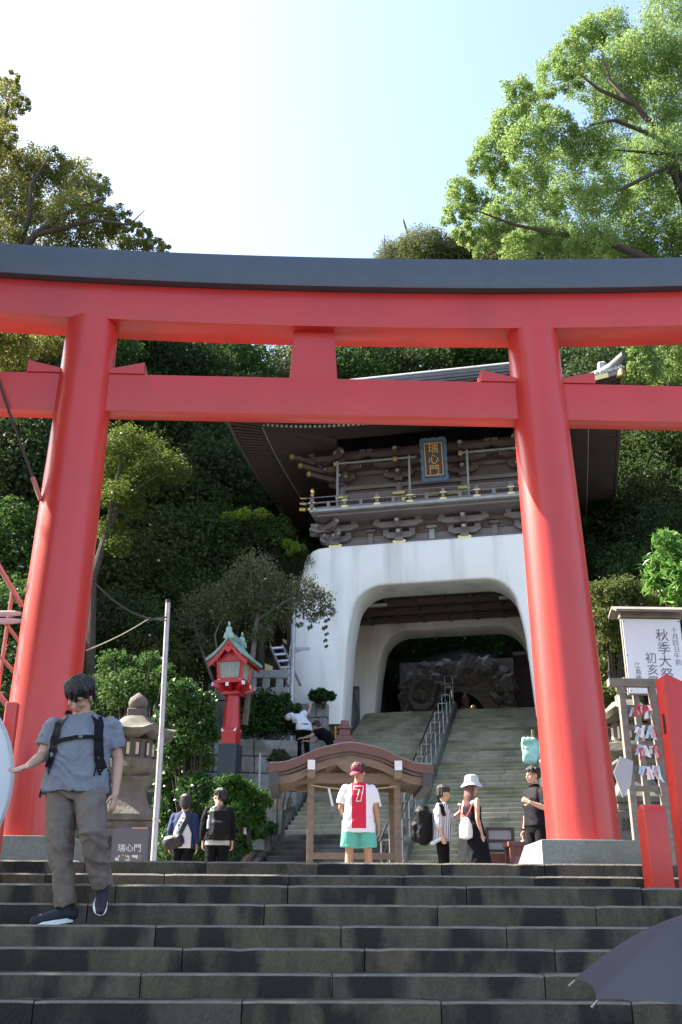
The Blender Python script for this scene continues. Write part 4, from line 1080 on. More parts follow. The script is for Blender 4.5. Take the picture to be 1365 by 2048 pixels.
# ------------------------------------------------------------------ low tables and display frame at the right of the plaza
q = at(1060, 1722, 16.2)
M_tbl = mat('reddish_table_wood', (.17, .065, .055), .6, .25, 4, .2, 30, stretch=(4, 1, 1))
tb = thing('low_table', 'reddish wooden table with a patterned cloth front beside the plinth', 'table', (q.x, 16.2, PLAZA))
zt = at(1050, 1686, 16.2).z-PLAZA
MB().box((0, 0, zt-.03), (.72, .5, .07)).build('top', M_tbl, tb, False, .006); MB().box((0, -.21, zt-.13), (.66, .03, .12)).build('apron', M_tbl, tb)
for sx in (-.31, .31):
    for sy in (-.2, .2): MB().box((sx, sy, (zt-.06)/2), (.06, .06, zt-.06)).build('leg', M_tbl, tb)
MB().box((0, -.17, zt*.42), (.56, .02, zt*.7)).build('cloth_front', mat('floral_maroon_cloth', (.16, .03, .06), .8, 0, 18, col2=(.42, .22, .27)), tb)
tag(MB().cbox((q.x-.02, 16.15, PLAZA+zt+.022), (.2, .16, .035), .015).build('folded_cloth', M_pap, None), 'folded white cloth lying on the reddish table', 'cloth')
q = at(1003, 1722, 16.8)
df = thing('display_frame', 'dark wooden frame with two grey panels beside the woman', 'frame', (q.x, 16.8, PLAZA))
zt = at(1000, 1655, 16.8).z-PLAZA; zm = at(1000, 1682, 16.8).z-PLAZA; zb_ = at(1000, 1702, 16.8).z-PLAZA
M_fr = mat('dark_frame_wood', (.05, .035, .03), .6, .2, 5)
for x in (-.21, .21): MB().box((x, 0, zt/2), (.045, .05, zt)).build('leg', M_fr, df)
for z in (zt-.02, zm, zb_): MB().box((0, 0, z), (.46, .04, .045)).build('rail', M_fr, df)
for a, b_ in ((zt-.04, zm+.02), (zm-.02, zb_+.02)): MB().box((0, .005, (a+b_)/2), (.37, .012, a-b_)).build('panel', mat('frosted_grey_panel', (.28, .28, .30), .25, .1, 4), df)
MB().cbox((0, -.1, zb_/2-.02), (.50, .30, zb_-.06), .01).build('drawer_box', M_tbl, df)

# ------------------------------------------------------------------ dark rock relief with dragon and seated figure behind the gate
M_rock = mat('dark_bronze_rock', (.27, .265, .255), .55, .35, 4, .5, 12)
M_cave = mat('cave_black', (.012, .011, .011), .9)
RV = 11.6
rl = thing('rock_relief', 'dark sculpted rock grotto with a coiling dragon behind the gate', 'relief', G(0, RV, 0), -PHI)
x0, x1, z0, z1 = -2.98, 1.95, 7.25, 10.85
MB().box(((x0+x1)/2, .5, (z0+z1)/2), (x1-x0, .6, z1-z0)).build('backing', M_rock, rl)
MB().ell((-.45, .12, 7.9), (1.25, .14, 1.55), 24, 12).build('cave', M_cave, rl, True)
r = random.Random(12)
for k in range(96):
    a = r.random()
    if k < 60: x = x0+.2+(x1-x0-.4)*(k % 20)/19; z = 10.0+r.uniform(-.2, .75)-(0.0 if abs(x+.45) < 1.5 else r.random()*.9)
    else:
        s = -1 if k % 2 else 1; x = (-.45)+s*r.uniform(1.5, 2.45); z = r.uniform(7.3, 9.6)
    if x < x0+.1 or x > x1-.1: x = min(max(x, x0+.2), x1-.2)
    me_ = bmesh.new(); bmesh.ops.create_icosphere(me_, subdivisions=1, radius=1)
    sx, sy, sz = r.uniform(.22, .46), r.uniform(.22, .4), r.uniform(.2, .4)
    for v in me_.verts: v.co = Vector((v.co.x*sx*r.uniform(.75, 1.2), v.co.y*sy*r.uniform(.8, 1.2), v.co.z*sz*r.uniform(.75, 1.2)))
    m = bpy.data.meshes.new('rock'); me_.to_mesh(m); me_.free(); o = link('rock', m, M_rock, rl); o.location = (x, .12, z); o.rotation_euler = (r.random(), r.random(), r.random())
dp = [(-2.2, 10.15), (-2.35, 9.6), (-2.5, 9.1), (-2.25, 8.75), (-1.85, 8.72), (-1.55, 8.95), (-1.45, 9.4), (-1.3, 9.75), (-1.05, 9.7)]
dr_ = MB().tube([(x, -.35-.1*math.sin(i), z) for i, (x, z) in enumerate(dp)], [.10, .13, .15, .15, .15, .14, .13, .12, .11], 12).build('dragon_body', mat('dragon_bronze', (.22, .23, .20), .45, .25, 8, .4, 25), rl, True)
mb = MB(); mb.ell((-.92, -.5, 9.55), (.26, .2, .17)); mb.ell((-.70, -.52, 9.45), (.2, .15, .08)); mb.ell((-.74, -.52, 9.33), (.16, .12, .05))
for dx, dz in ((-.35, .32), (-.25, .38), (-.45, .15)): mb.tube([(-.98, -.5, 9.62), (-.98+dx, -.45, 9.62+dz)], [.06, .015], 6)
mb.build('dragon_head', mat('dragon_bronze', (.13, .135, .12), .45), rl, True)
MB().tube([(-2.5, -.3, 9.05), (-2.7, -.4, 8.6), (-2.72, -.45, 8.3), (-2.45, -.5, 8.32)], [.12, .1, .08, .05], 8).build('dragon_leg', mat('dragon_bronze', (.13, .135, .12), .45), rl, True)
MB().box((3.4, .6, 9.2), (2.7, .3, 3.6)).build('side_wall', mat('brown_wall', (.12, .09, .085), .8, .2, 3), rl); MB().box((3.4, .5, 11.05), (2.9, .5, .14)).build('wall_coping', M_stone2, rl)
q = at(932, 1420, (G(.1, RV-1.2)).y)
st = thing('seated_statue', 'dark seated statue holding a golden staff in the rock grotto', 'statue', (q.x, q.y, 7.2), -PHI)
M_sta = mat('statue_wood', (.12, .085, .08), .5, .25, 8)
mb = MB(); mb.ell((0, 0, .35), (.75, .5, .30)); mb.tube([(0, 0, .3), (0, .02, .75), (0, .02, 1.12), (0, .0, 1.32)], [.42, .40, .42, .16], 16); mb.ell((0, -.05, 1.55), (.19, .2, .25)); mb.ell((0, 0, 1.83), (.1, .1, .12))
mb.capsule([(-.42, 0, 1.15), (-.62, -.15, .75), (-.45, -.4, .72)], [.14, .13, .09]); mb.capsule([(.42, 0, 1.15), (.60, -.12, .80), (.36, -.42, 1.0)], [.14, .13, .09])
remeshed(mb, 'figure', M_sta, st, .035, 3)
MB().tube([(-.45, -.48, .62), (-.50, -.48, 2.0)], .035, 8).build('staff', M_gold, st, True); MB().ell((.36, -.48, 1.16), (.13, .13, .13)).build('orb', M_gold, st, True)
MB().tube([(-.3, -.44, .62), (0, -.50, .58), (.3, -.44, .62)], [.05, .06, .05], 8).build('sash', mat('statue_sash', (.16, .12, .05), .5), st, True)
q = at(968, 1417, G(.1, RV-1.6).y)
ob = thing('offering_box', 'small black box with two gold strips beside the statue', 'box', (q.x, q.y, 7.2), -PHI)
MB().cbox((0, 0, .22), (.8, .45, .44), .02).build('body', M_cave, ob)
for dx in (-.2, .2): MB().box((dx, -.232, .40), (.34, .02, .09)).build('gold_strip', M_gold, ob)

# ------------------------------------------------------------------ navy umbrella at the lower right
um = thing('umbrella', 'open navy blue umbrella at the lower right corner', 'umbrella', (1.4446, 3.574, .0793))
um.rotation_mode = 'YXZ'; um.rotation_euler = (.0888, -.0217, 0)
M_umb = mat('navy_umbrella_cloth', (.040, .046, .062), .6, .12, 7, .08, 14, spec=.35, trans=.04)
n = 8; Rm = .56; W0 = 2.655
def prof_(t): return -.23*t**1.9-.02*t
mb = MB(); rows = []
for j in range(13):
    t = j/12; row = []
    for k in range(n*6+1):
        w = 2*math.pi*k/(n*6)+W0; f = abs(((k % 6)/6)*2-1) if k % 6 else 1.0
        pinch = 1-(1-f**2)*(.095*t+.02); sagz = -.012*t*(1-f**2)
        row.append((Rm*t*pinch*math.cos(w), Rm*t*pinch*math.sin(w), prof_(t)*(1-.10*(1-f**2)*t)+sagz))
    rows.append(row)
for A, B in zip(rows, rows[1:]): mb.strip(A, B)
mb.build('canopy', M_umb, um, True)
for k in range(n):
    w = 2*math.pi*k/n+W0; P = [(Rm*t*math.cos(w), Rm*t*math.sin(w), prof_(t)-.006) for t in (.02, .3, .6, .85, 1.0, 1.03)]
    rb = MB().tube(P, .0035, 5).build('rib', M_steel, um, True); MB().ell((Rm*1.03*math.cos(w), Rm*1.03*math.sin(w), prof_(1.03)-.006), (.005, .005, .005), 8, 5).build('rib_tip', M_steel, rb, True)
MB().tube([(0, 0, .05), (0, 0, -.75)], .006, 8).build('shaft', M_steel, um, True); MB().capsule([(0, 0, -.72), (0, 0, -.84)], .015, 10).build('handle', M_dk, um, True)
# ------------------------------------------------------------------ vegetation
LM_dark = leafmat('dark_evergreen_leaf', [(.026, .048, .014), (.048, .085, .022), (.085, .135, .030), (.05, .085, .030)], .35, .6, .12)
LM_mid = leafmat('mid_green_leaf', [(.04, .085, .02), (.07, .14, .028), (.11, .19, .035), (.055, .11, .03)], .38, .6, .12)
LM_olive = leafmat('olive_leaf', [(.12, .18, .035), (.165, .23, .045), (.21, .26, .06), (.13, .20, .04), (.24, .21, .07)], .5, .6, .12)
LM_camph = leafmat('camphor_leaf', [(.18, .28, .075), (.23, .35, .09), (.29, .42, .115), (.35, .47, .15), (.20, .30, .10)], .45, .55, .18)
LM_yel = leafmat('yellow_green_leaf', [(.07, .11, .02), (.12, .17, .025), (.19, .21, .03), (.09, .13, .03)], .45)
LM_shrub = leafmat('glossy_shrub_leaf', [(.03, .075, .016), (.05, .115, .02), (.085, .16, .03), (.035, .085, .02)], .3, .35)
LM_wisp = leafmat('wispy_grey_green_leaf', [(.08, .12, .045), (.12, .165, .06), (.17, .20, .08), (.14, .14, .075)], .35)
M_bark = mat('bark', (.055, .042, .032), .9, .35, 5, .6, 25, stretch=(3, 3, 1)); M_barkg = mat('grey_bark', (.16, .13, .11), .9, .3, 5, .5, 25)

def fibo(n, r=1.0, zmin=-1.0):
    P = []
    for i in range(n):
        z = 1-(1-zmin)*(i+.5)/n; a = i*2.39996; s = math.sqrt(max(0, 1-z*z)); P.append((r*s*math.cos(a), r*s*math.sin(a), r*z))
    return P
def unit_crown(seed, n=46, per=230, size=.05, aspect=.55, rough=.34):
    r = random.Random(seed); C = []; R = []
    for p in fibo(n, .72, -.75):
        k = r.uniform(.75, 1.18); C.append((p[0]*k, p[1]*k, p[2]*k)); R.append(rough*r.uniform(.6, 1.15))
    for i in range(10): C.append((r.uniform(-.4, .4), r.uniform(-.4, .4), r.uniform(-.4, .4))); R.append(.42)
    V, Fq = leaves(C, R, per, size, seed, aspect=aspect, shell=.5)
    return mesh_np('crown', V, Fq)
def unit_trunk(seed):
    r = random.Random(seed); mb = MB(); mb.tube([(0, 0, -.08), (.02, 0, .25), (-.02, .01, .6), (.0, 0, 1.0)], [.075, .06, .045, .02], 8)
    for k in range(5):
        a = r.random()*6.28; z = .5+.1*k; mb.tube([(0, 0, z-.1), (.10*math.cos(a), .10*math.sin(a), z+.06), (.24*math.cos(a), .24*math.sin(a), z+.24)], [.03, .022, .008], 6)
    return mb.mesh('trunk')
CR = {}
def crown_mesh(kind, seed, lm, **kw):
    key = (kind, seed)
    if key not in CR: CR[key] = unit_crown(seed, **kw); CR[key].materials.append(lm)
    return CR[key]
TR = [unit_trunk(i) for i in range(3)]
for t in TR: t.materials.append(M_bark)
def tree(name, label, base, cz, rx, rz, cm, group=None, seed=0, bark=None):
    """base on the ground, crown centre at height cz above it"""
    r = random.Random(seed)
    t = thing(name, label, 'tree', base, r.random()*6.28, group)
    o = link('trunk', TR[seed % 3], None, t, False); o.scale = (min(cz*.8, rx*2.4), min(cz*.8, rx*2.4), cz+rz*.15)
    o = link('crown', cm, None, t); o.location = (0, 0, cz); o.scale = (rx, rx*r.uniform(.9, 1.1), rz)
    return t
# forest on the slope: (photo x of the crown, y of the crown centre, distance Y, radius, kind)
r = random.Random(21)
FOREST = []
def zg(x, Y): return ground_z(*toG(x, Y))
for (x, y, Y, R_, k) in [
    (20, 760, 33, 3.0, 'd'), (130, 720, 36, 3.2, 'd'), (260, 730, 40, 3.2, 'd'), (350, 760, 42, 3.4, 'd'), (440, 745, 46, 3.6, 'm'), (400, 735, 50, 3.4, 'd'), (610, 770, 50, 3.0, 'o'), (700, 760, 50, 3.4, 'm'), (790, 770, 52, 3.4, 'd'), (880, 735, 53, 3.6, 'm'), (990, 730, 52, 3.4, 'd'), (1160, 760, 46, 3.3, 'd'), (1250, 770, 42, 3.2, 'd'), (1110, 740, 54, 3.4, 'd'),
    (795, 535, 62, 2.2, 'o'), (850, 515, 60, 2.6, 'o'), (905, 525, 60, 2.5, 'o'), (955, 520, 60, 2.6, 'o'), (1010, 515, 58, 2.5, 'o'), (1060, 525, 58, 2.4, 'o'), (770, 545, 61, 1.3, 'o'), (1110, 560, 56, 4, 'd'), (1220, 580, 52, 4, 'd'), (980, 600, 62, 4, 'd'), (860, 610, 62, 4, 'd'), (1330, 640, 46, 4, 'd'),
    (20, 940, 29, 2.6, 'd'), (90, 1010, 30, 2.4, 'd'), (20, 1120, 27, 2.2, 'd'), (270, 860, 37, 3.0, 'd'), (350, 900, 37, 3.0, 'd'), (430, 880, 40, 3.2, 'd'), (480, 860, 44, 3.2, 'd'), (250, 1000, 33, 2.8, 'd'), (330, 1030, 34, 2.6, 'd'), (420, 1000, 36, 2.8, 'd'), (500, 980, 39, 2.6, 'd'), (540, 1020, 41, 2.4, 'd'), (570, 1060, 40, 2.0, 'm'), (480, 1090, 36, 2.2, 'd'), (390, 1130, 32, 2.3, 'd'), (290, 1130, 31, 2.2, 'd'), (230, 1180, 29, 2.0, 'd'), (330, 1230, 30, 2.0, 'd'), (430, 1200, 32, 2.0, 'd'), (250, 1280, 27, 1.6, 'd'), (20, 1270, 25, 1.8, 'd'), (60, 1380, 24, 1.6, 'd'), (520, 1190, 35, 1.9, 'd'), (560, 1150, 36, 1.8, 'd'), (390, 1310, 29.5, 1.4, 'd'), (300, 1340, 26.5, 1.3, 'd'), (600, 960, 48, 3, 'd'), (640, 1100, 46, 3, 'd'), (480, 1085, 32.4, 1.25, 'd'), (530, 1080, 32.4, 1.1, 'd'), (585, 1135, 32.4, .9, 'd'), (430, 1060, 32.8, 1.2, 'd'), (325, 1200, 32.2, 1.3, 'd'),
    (1180, 900, 44, 3.0, 'd'), (1280, 930, 38, 2.8, 'd'), (1350, 900, 36, 2.6, 'd'), (1220, 1010, 42, 2.6, 'd'), (1310, 1040, 35, 2.4, 'd'), (1240, 1110, 36, 2.4, 'd'), (1360, 1110, 32, 2.2, 'd'), (1210, 1170, 34, 2.0, 'd'), (1290, 1180, 31, 2.0, 'd'), (1200, 1280, 33, 1.8, 'd'), (1270, 1300, 29, 1.6, 'd'),
    (790, 1300, 46.5, 1.8, 'd'), (870, 1290, 46.8, 1.9, 'd'), (960, 1285, 46.5, 1.9, 'd'), (1030, 1290, 45.5, 1.8, 'd'), (770, 1370, 45.5, 1.5, 'd'), (900, 1220, 48, 2.2, 'd'), (1000, 1230, 48, 2.2, 'd')]:
    FOREST.append((x, y, Y, R_, k))
LM_d2 = leafmat('deep_green_leaf', [(.034, .064, .017), (.06, .11, .024), (.10, .16, .034), (.05, .095, .026)], .35, .6, .12)
LM_d3 = leafmat('olive_dark_leaf', [(.05, .064, .017), (.085, .105, .024), (.125, .145, .034), (.065, .085, .026)], .35, .6, .12)
LM_ridge = leafmat('ridge_leaf', [(.09, .115, .04), (.13, .155, .055), (.17, .185, .07), (.11, .13, .05)], .4, .6, .12)
KM = {'d': [('d', 1, LM_dark), ('d', 2, LM_d2), ('d', 3, LM_d3), ('d', 7, LM_d2), ('d', 8, LM_dark), ('d', 9, LM_mid)], 'm': [('m', 4, LM_mid)], 'o': [('o', 5, LM_ridge), ('o', 6, LM_ridge)]}
def forest_label(x, y, k):
    if k == 'o': return ('olive brown tree on the ridge above the black top beam', 'ridge trees') if y < 600 else ('olive tree behind the central strut of the torii', 'slope trees')
    if k == 'm': return ('mid green tree in the wood behind the gate roof', 'slope trees') if y < 900 else ('mid green tree beside the left eave of the gate', 'slope trees')
    if y < 700: return 'dark tree behind the olive trees above the black top beam', 'ridge trees'
    if 740 < x < 1060 and y > 1150: return 'dark ivy-like tree seen through the gate arch', 'trees seen through the arch'
    if y < 800: return ('dark evergreen tree between the two red beams', 'trees between the beams')
    if x > 1100: return ('dark evergreen tree right of the right torii pillar', 'trees right of the torii')
    if x < 120: return ('dark evergreen tree left of the left torii pillar', 'trees left of the torii')
    if y < 1050: return ('dark evergreen tree high on the slope between left pillar and gate', 'trees left of the gate')
    return ('dark evergreen tree low on the slope behind the red lantern', 'trees behind the lantern')
for i, (x, y, Y, R_, k) in enumerate(FOREST):
    p = at(x, y, Y); kd = KM[k][(i*5+i//3) % len(KM[k])]
    g = min(zg(p.x, Y), p.z-R_*.6)
    lab, grp = forest_label(x, y, k)
    tree('forest_tree', lab, (p.x, Y, g-.2), p.z-g+.2, R_, R_*r.uniform(.85, 1.05), crown_mesh(kd[0], kd[1], kd[2], per=(190, 260, 330)[kd[1] % 3], size=(.075, .062, .055)[kd[1] % 3]), grp, i)

def lobed_tree(name, label, base, lobes, Y, lm, per, size, sub=26, seed=3, limbs=(), bark=None, dy=1.5, aspect=.55, subr=.36, droop=0.0, group=None, flat=0.0, rz=.85):
    """hand-laid tree: lobes = (photo x, y, radius in photo px); each lobe is many leaf clumps"""
    rr = random.Random(seed); t = thing(name, label, 'tree', base, 0, group); b0 = Vector(base)
    C, R_ = [], []; cents = []; med = sorted(l[2] for l in lobes)[len(lobes)//2]
    for (x, y, pr, *dd) in lobes:
        p = at(x, y, Y+(dd[0] if dd else rr.uniform(-dy, dy))); s = F/p.dot(fw); rad_ = pr/s; cents.append((p, rad_))
        for q in fibo(max(2, int(sub*min(2.0, (pr/med)**1.7))), 1.0, -.8):
            k = rr.uniform(.55, 1.0); C.append((p.x+q[0]*rad_*k-b0.x, p.y+q[1]*rad_*k-b0.y, p.z+q[2]*rad_*k*rz-b0.z)); R_.append(rad_*subr*rr.uniform(.6, 1.25))
    V, Fq = leaves(C, R_, per, size, seed, shell=.5, aspect=aspect, droop=droop, flat=flat)
    me = mesh_np('crown', V, Fq); link('crown', me, lm, t)
    mb = MB()
    for (pts, rads) in limbs: mb.tube([(at(x, y, yy)-b0) for (x, y, yy) in pts], rads, 8)
    if limbs: mb.build('trunk', bark or M_bark, t, True)
    return t
# great camphor tree, sunlit, upper right
YC = 27.0
lob = [(1170, 75, 42), (1215, 60, 45), (1255, 130, 60), (1340, 40, 60), (1300, 110, 60), (1365, 130, 70), (1140, 110, 38), (1110, 150, 42), (1175, 160, 48), (1230, 210, 55), (1300, 215, 60), (1365, 250, 60), (1040, 185, 34), (1070, 215, 40), (1020, 245, 42), (985, 300, 44), (1050, 290, 48), (1110, 260, 45), (1120, 330, 50), (1180, 290, 50), (1230, 320, 55), (1310, 320, 60), (960, 330, 30), (1000, 355, 36), (1060, 360, 44), (925, 385, 34), (915, 430, 32), (960, 420, 38), (1010, 430, 42), (1080, 420, 48), (1140, 400, 50), (1210, 400, 55), (1290, 410, 58), (1365, 390, 60), (930, 470, 26), (970, 480, 36), (1040, 490, 42), (1110, 480, 44), (1180, 480, 46), (1250, 490, 50), (1330, 490, 55), (1390, 470, 55), (1290, 740, 42), (1345, 735, 48), (1370, 690, 50), (1280, 700, 34), (1320, 560, 55), (1230, 560, 50), (1400, 580, 70), (1420, 300, 80), (1430, 140, 80)]
cb_ = at(1480, 900, YC)
lobed_tree('camphor_tree', 'large sunlit light green broadleaf tree filling the upper right', (cb_.x, YC, 5.0), lob, YC, LM_camph, 170, .088, 26, 7, [
    ([(1500, 1100, YC), (1470, 800, YC), (1420, 600, YC), (1390, 450, YC)], [.62, .55, .48, .36]),
    ([(1420, 600, YC), (1330, 535, YC-.5), (1230, 490, YC-1), (1180, 450, YC-1.4)], [.22, .17, .12, .05]), ([(1230, 490, YC-1), (1130, 470, YC-1.2), (1030, 450, YC-1.5), (950, 420, YC-1.6)], [.11, .08, .05, .02]),
    ([(1390, 450, YC), (1340, 330, YC-1.5), (1260, 370, YC-2), (1230, 385, YC-2.2)], [.2, .09, .07, .02]), ([(1390, 450, YC), (1370, 310, YC-1.6), (1300, 305, YC-2), (1230, 300, YC-2.2)], [.2, .1, .06, .02]),
    ([(1390, 450, YC), (1330, 280, YC-1.5), (1270, 210, YC-2), (1220, 160, YC-2), (1205, 110, YC-2)], [.2, .13, .10, .06, .02]), ([(1270, 210, YC-2), (1200, 180, YC-2.3), (1155, 145, YC-2.3)], [.08, .06, .02]), ([(1330, 280, YC-1.5), (1230, 240, YC-2.2), (1180, 250, YC-2.4)], [.09, .06, .02]), ([(1390, 450, YC), (1420, 200, YC-1), (1380, 60, YC-1)], [.3, .2, .06])], dy=1.8, subr=.40)
# brownish green trees, upper left
YL = 29.0
lob = [(10, 200, 40), (25, 165, 22), (45, 210, 20), (-20, 240, 50), (10, 270, 28), (20, 330, 46), (60, 330, 40), (110, 330, 36), (150, 350, 40), (90, 380, 52), (30, 400, 60), (170, 390, 40), (200, 375, 26), (140, 430, 50), (200, 440, 42), (70, 460, 60), (240, 440, 30), (225, 480, 40), (150, 500, 55), (270, 460, 18), (290, 470, 20), (275, 500, 34), (310, 495, 22), (330, 500, 14), (10, 500, 60), (-30, 400, 70), (-40, 300, 60), (60, 560, 60), (180, 580, 55), (20, 700, 60), (0, 640, 60), (90, 690, 40)]
lb = at(-60, 1000, YL)
lobed_tree('autumn_tree', 'olive and rust coloured tree rising above the black beam at left', (lb.x, YL, zg(lb.x, YL)), lob, YL, LM_olive, 110, .09, 26, 11, [
    ([(-60, 1050, YL), (-40, 800, YL), (-10, 640, YL), (20, 540, YL)], [.4, .34, .28, .2]), ([(20, 540, YL), (70, 470, YL-1), (125, 430, YL-1.3), (210, 395, YL-1.5)], [.18, .13, .09, .03]), ([(20, 540, YL), (60, 430, YL-.8), (62, 370, YL-1), (100, 310, YL-1)], [.16, .1, .06, .02]), ([(-10, 640, YL), (-20, 400, YL), (5, 270, YL), (20, 190, YL)], [.25, .16, .09, .03]), ([(70, 470, YL-1), (190, 440, YL-1.5), (260, 450, YL-1.6), (290, 420, YL-1.6)], [.1, .07, .035, .012])], dy=1.5)
# feathery yellow-green tree right of the left torii pillar
YM = 24.0
lob = [(250, 880, 34, 0), (290, 900, 36, .3), (330, 930, 34, -.2), (350, 945, 26, -.4), (240, 940, 36, .3), (285, 960, 36, 0), (240, 990, 34, -.3), (265, 1010, 26, 0), (225, 1060, 30, .2), (235, 1095, 22, 0), (205, 900, 40, .5), (190, 980, 40, .4)]
mbz = at(195, 1130, YM)
lobed_tree('feathery_tree', 'feathery yellow green tree just right of the left pillar', (mbz.x-.4, YM, zg(mbz.x-.4, YM)), lob, YM, LM_yel, 46, .085, 30, 15, [([(180, 1400, YM), (185, 1160, YM), (215, 1060, YM), (245, 1000, YM), (270, 965, YM)], [.12, .11, .085, .06, .03]), ([(215, 1060, YM), (225, 1000, YM-.2), (240, 930, YM-.3)], [.06, .05, .02]), ([(245, 1000, YM), (300, 960, YM-.3), (330, 945, YM-.4)], [.05, .03, .012])], bark=M_bark, dy=.6, flat=.6, rz=.7, aspect=.4, subr=.62)
# wispy small tree left of the white gate
YW = 27.0
lob = [(505, 1135, 34, 0), (480, 1160, 32, .2), (540, 1160, 34, -.2), (575, 1190, 34, -.3), (610, 1180, 30, -.5), (640, 1200, 26, -.6), (655, 1222, 14, -.6), (600, 1215, 24, -.6), (500, 1200, 36, 0), (455, 1190, 34, .2), (420, 1200, 34, .3), (390, 1220, 32, .3), (450, 1230, 34, .1), (380, 1250, 28, .3), (530, 1220, 30, 0), (560, 1235, 26, -.2), (520, 1270, 26, 0), (400, 1290, 26, .3), (625, 1235, 14, -.6), (640, 1228, 10, -.6), (655, 1240, 5, -.6), (650, 1255, 4, -.6), (654, 1268, 3, -.6), (651, 1281, 3, -.6), (653, 1293, 2, -.6), (620, 1255, 5, -.6), (600, 1250, 8, -.6)]
wb = at(490, 1440, YW)
lobed_tree('wispy_tree', 'wispy small-leaved tree drooping across the white gate leg', (wb.x, YW, zg(wb.x, YW)), lob, YW, LM_wisp, 20, .10, 26, 19, [([(490, 1450, YW), (505, 1320, YW), (515, 1240, YW), (525, 1190, YW), (520, 1140, YW)], [.09, .075, .06, .04, .015]), ([(515, 1240, YW), (560, 1210, YW-.3), (610, 1180, YW-.5), (650, 1195, YW-.6)], [.045, .035, .022, .008]), ([(525, 1190, YW), (470, 1165, YW), (430, 1170, YW+.2)], [.03, .02, .008]), ([(440, 1400, YW+.3), (400, 1290, YW+.3), (385, 1230, YW+.3)], [.05, .04, .012]), ([(445, 1380, YW+.3), (430, 1270, YW+.2), (460, 1200, YW+.2)], [.04, .03, .012])], bark=M_barkg, dy=.4, droop=.8, aspect=.34, subr=.62)

# shrubs: each one a thing with stems and foliage
def shrub(name, label, lobes, Y, lm, per, size, seed, sub=18, dy=.25, stems=True, aspect=.55, cat='shrub', rz=.9, subr=.58):
    xm = sum(l[0] for l in lobes)/len(lobes); yb = max(l[1]+l[2] for l in lobes); b = at(xm, yb, Y)
    t = lobed_tree(name, label, b, lobes, Y, lm, per, size, sub, seed, dy=dy, aspect=aspect, rz=rz, subr=subr); t['category'] = cat
    for c in t.children: c.name = 'foliage'
    if stems:
        mb = MB(); rr = random.Random(seed)
        for l in lobes:
            p = at(l[0], l[1], Y)-b; mb.tube([Vector((rr.uniform(-.15, .15), 0, -.15)), p*.6+Vector((0, 0, -.05)), p], [.03, .02, .008], 6)
        mb.build('stems', M_bark, t)
    return t
shrub('leafy_shrub', 'large glossy shrub between the steel pole and the red lantern', [(365, 1390, 36), (395, 1420, 36), (350, 1440, 36), (385, 1470, 38), (410, 1460, 26), (345, 1500, 38), (395, 1520, 34), (345, 1560, 36), (390, 1580, 34), (345, 1620, 36), (390, 1640, 32), (350, 1680, 34), (400, 1700, 30), (415, 1400, 18)], 19.0, LM_shrub, 80, .085, 31, dy=.5)
shrub('bright_shrub', 'bright green shrub in front of the navy lantern base', [(450, 1580, 26), (490, 1585, 28), (520, 1600, 22), (440, 1620, 28), (485, 1625, 30), (515, 1640, 18), (455, 1660, 26), (500, 1665, 18), (470, 1565, 16)], 21.5, leafmat('bright_shrub_leaf', [(.04, .11, .018), (.07, .16, .02), (.11, .22, .03), (.05, .12, .02)], .3), 90, .07, 33, dy=.35)
shrub('broad_shrub', 'dark broad shrub on the terrace above the stone wall', [(495, 1420, 26), (530, 1410, 28), (560, 1415, 24), (500, 1450, 28), (540, 1450, 30), (575, 1445, 22), (590, 1425, 14), (595, 1460, 12), (490, 1395, 14), (570, 1400, 12)], 28.7, LM_shrub, 80, .10, 35, dy=.4)
shrub('footing_shrub', 'small shrub growing on top of the stone footing', [(630, 1392, 11), (645, 1390, 12), (660, 1393, 10), (640, 1398, 9)], 31.3, LM_shrub, 40, .10, 37, dy=.2)
shrub('clipped_shrub', 'clipped round shrub in the brown pot by the wall', [(558, 1516, 20), (550, 1520, 14), (567, 1520, 14)], 25.2, leafmat('clipped_leaf', [(.05, .06, .018), (.075, .085, .025), (.06, .07, .03)], .2), 110, .035, 39, sub=34, dy=.06, subr=.25)
shrub('edge_shrub', 'low leafy plants spilling over the left stair rail', [(545, 1655, 10), (535, 1660, 12), (525, 1668, 10), (575, 1560, 14), (555, 1575, 12), (590, 1555, 12)], 23.4, LM_shrub, 40, .06, 41, dy=.2)
shrub('low_shrub', 'dark low shrub behind the stone lantern', [(250, 1380, 40), (300, 1390, 30), (200, 1400, 40), (230, 1330, 34), (300, 1330, 26), (180, 1460, 40), (330, 1350, 22), (210, 1540, 40), (330, 1560, 26)], 21.0, LM_mid, 70, .085, 43, dy=.6)
shrub('right_shrub', 'yellowish green bush behind the notice board', [(1210, 1190, 34), (1250, 1180, 30), (1205, 1240, 30), (1225, 1290, 32), (1215, 1340, 30), (1240, 1330, 30), (1270, 1200, 30), (1195, 1400, 26), (1230, 1390, 26), (1300, 1210, 24), (1240, 1250, 30), (1260, 1390, 22)], 20.0, leafmat('olive_bush_leaf', [(.07, .10, .02), (.11, .14, .03), (.16, .17, .04), (.08, .10, .03)], .4), 80, .075, 45, dy=.5)
shrub('lance_leaf_shrub', 'bright lance-leaved plant at the right edge above the board', [(1330, 1080, 18), (1345, 1110, 24), (1320, 1130, 24), (1350, 1150, 26), (1310, 1160, 20), (1360, 1190, 22), (1340, 1185, 18), (1370, 1110, 24)], 17.5, leafmat('lance_leaf', [(.06, .16, .03), (.10, .23, .05), (.14, .28, .06)], .4, .4), 17, .21, 47, dy=.4, aspect=.22, subr=.8)
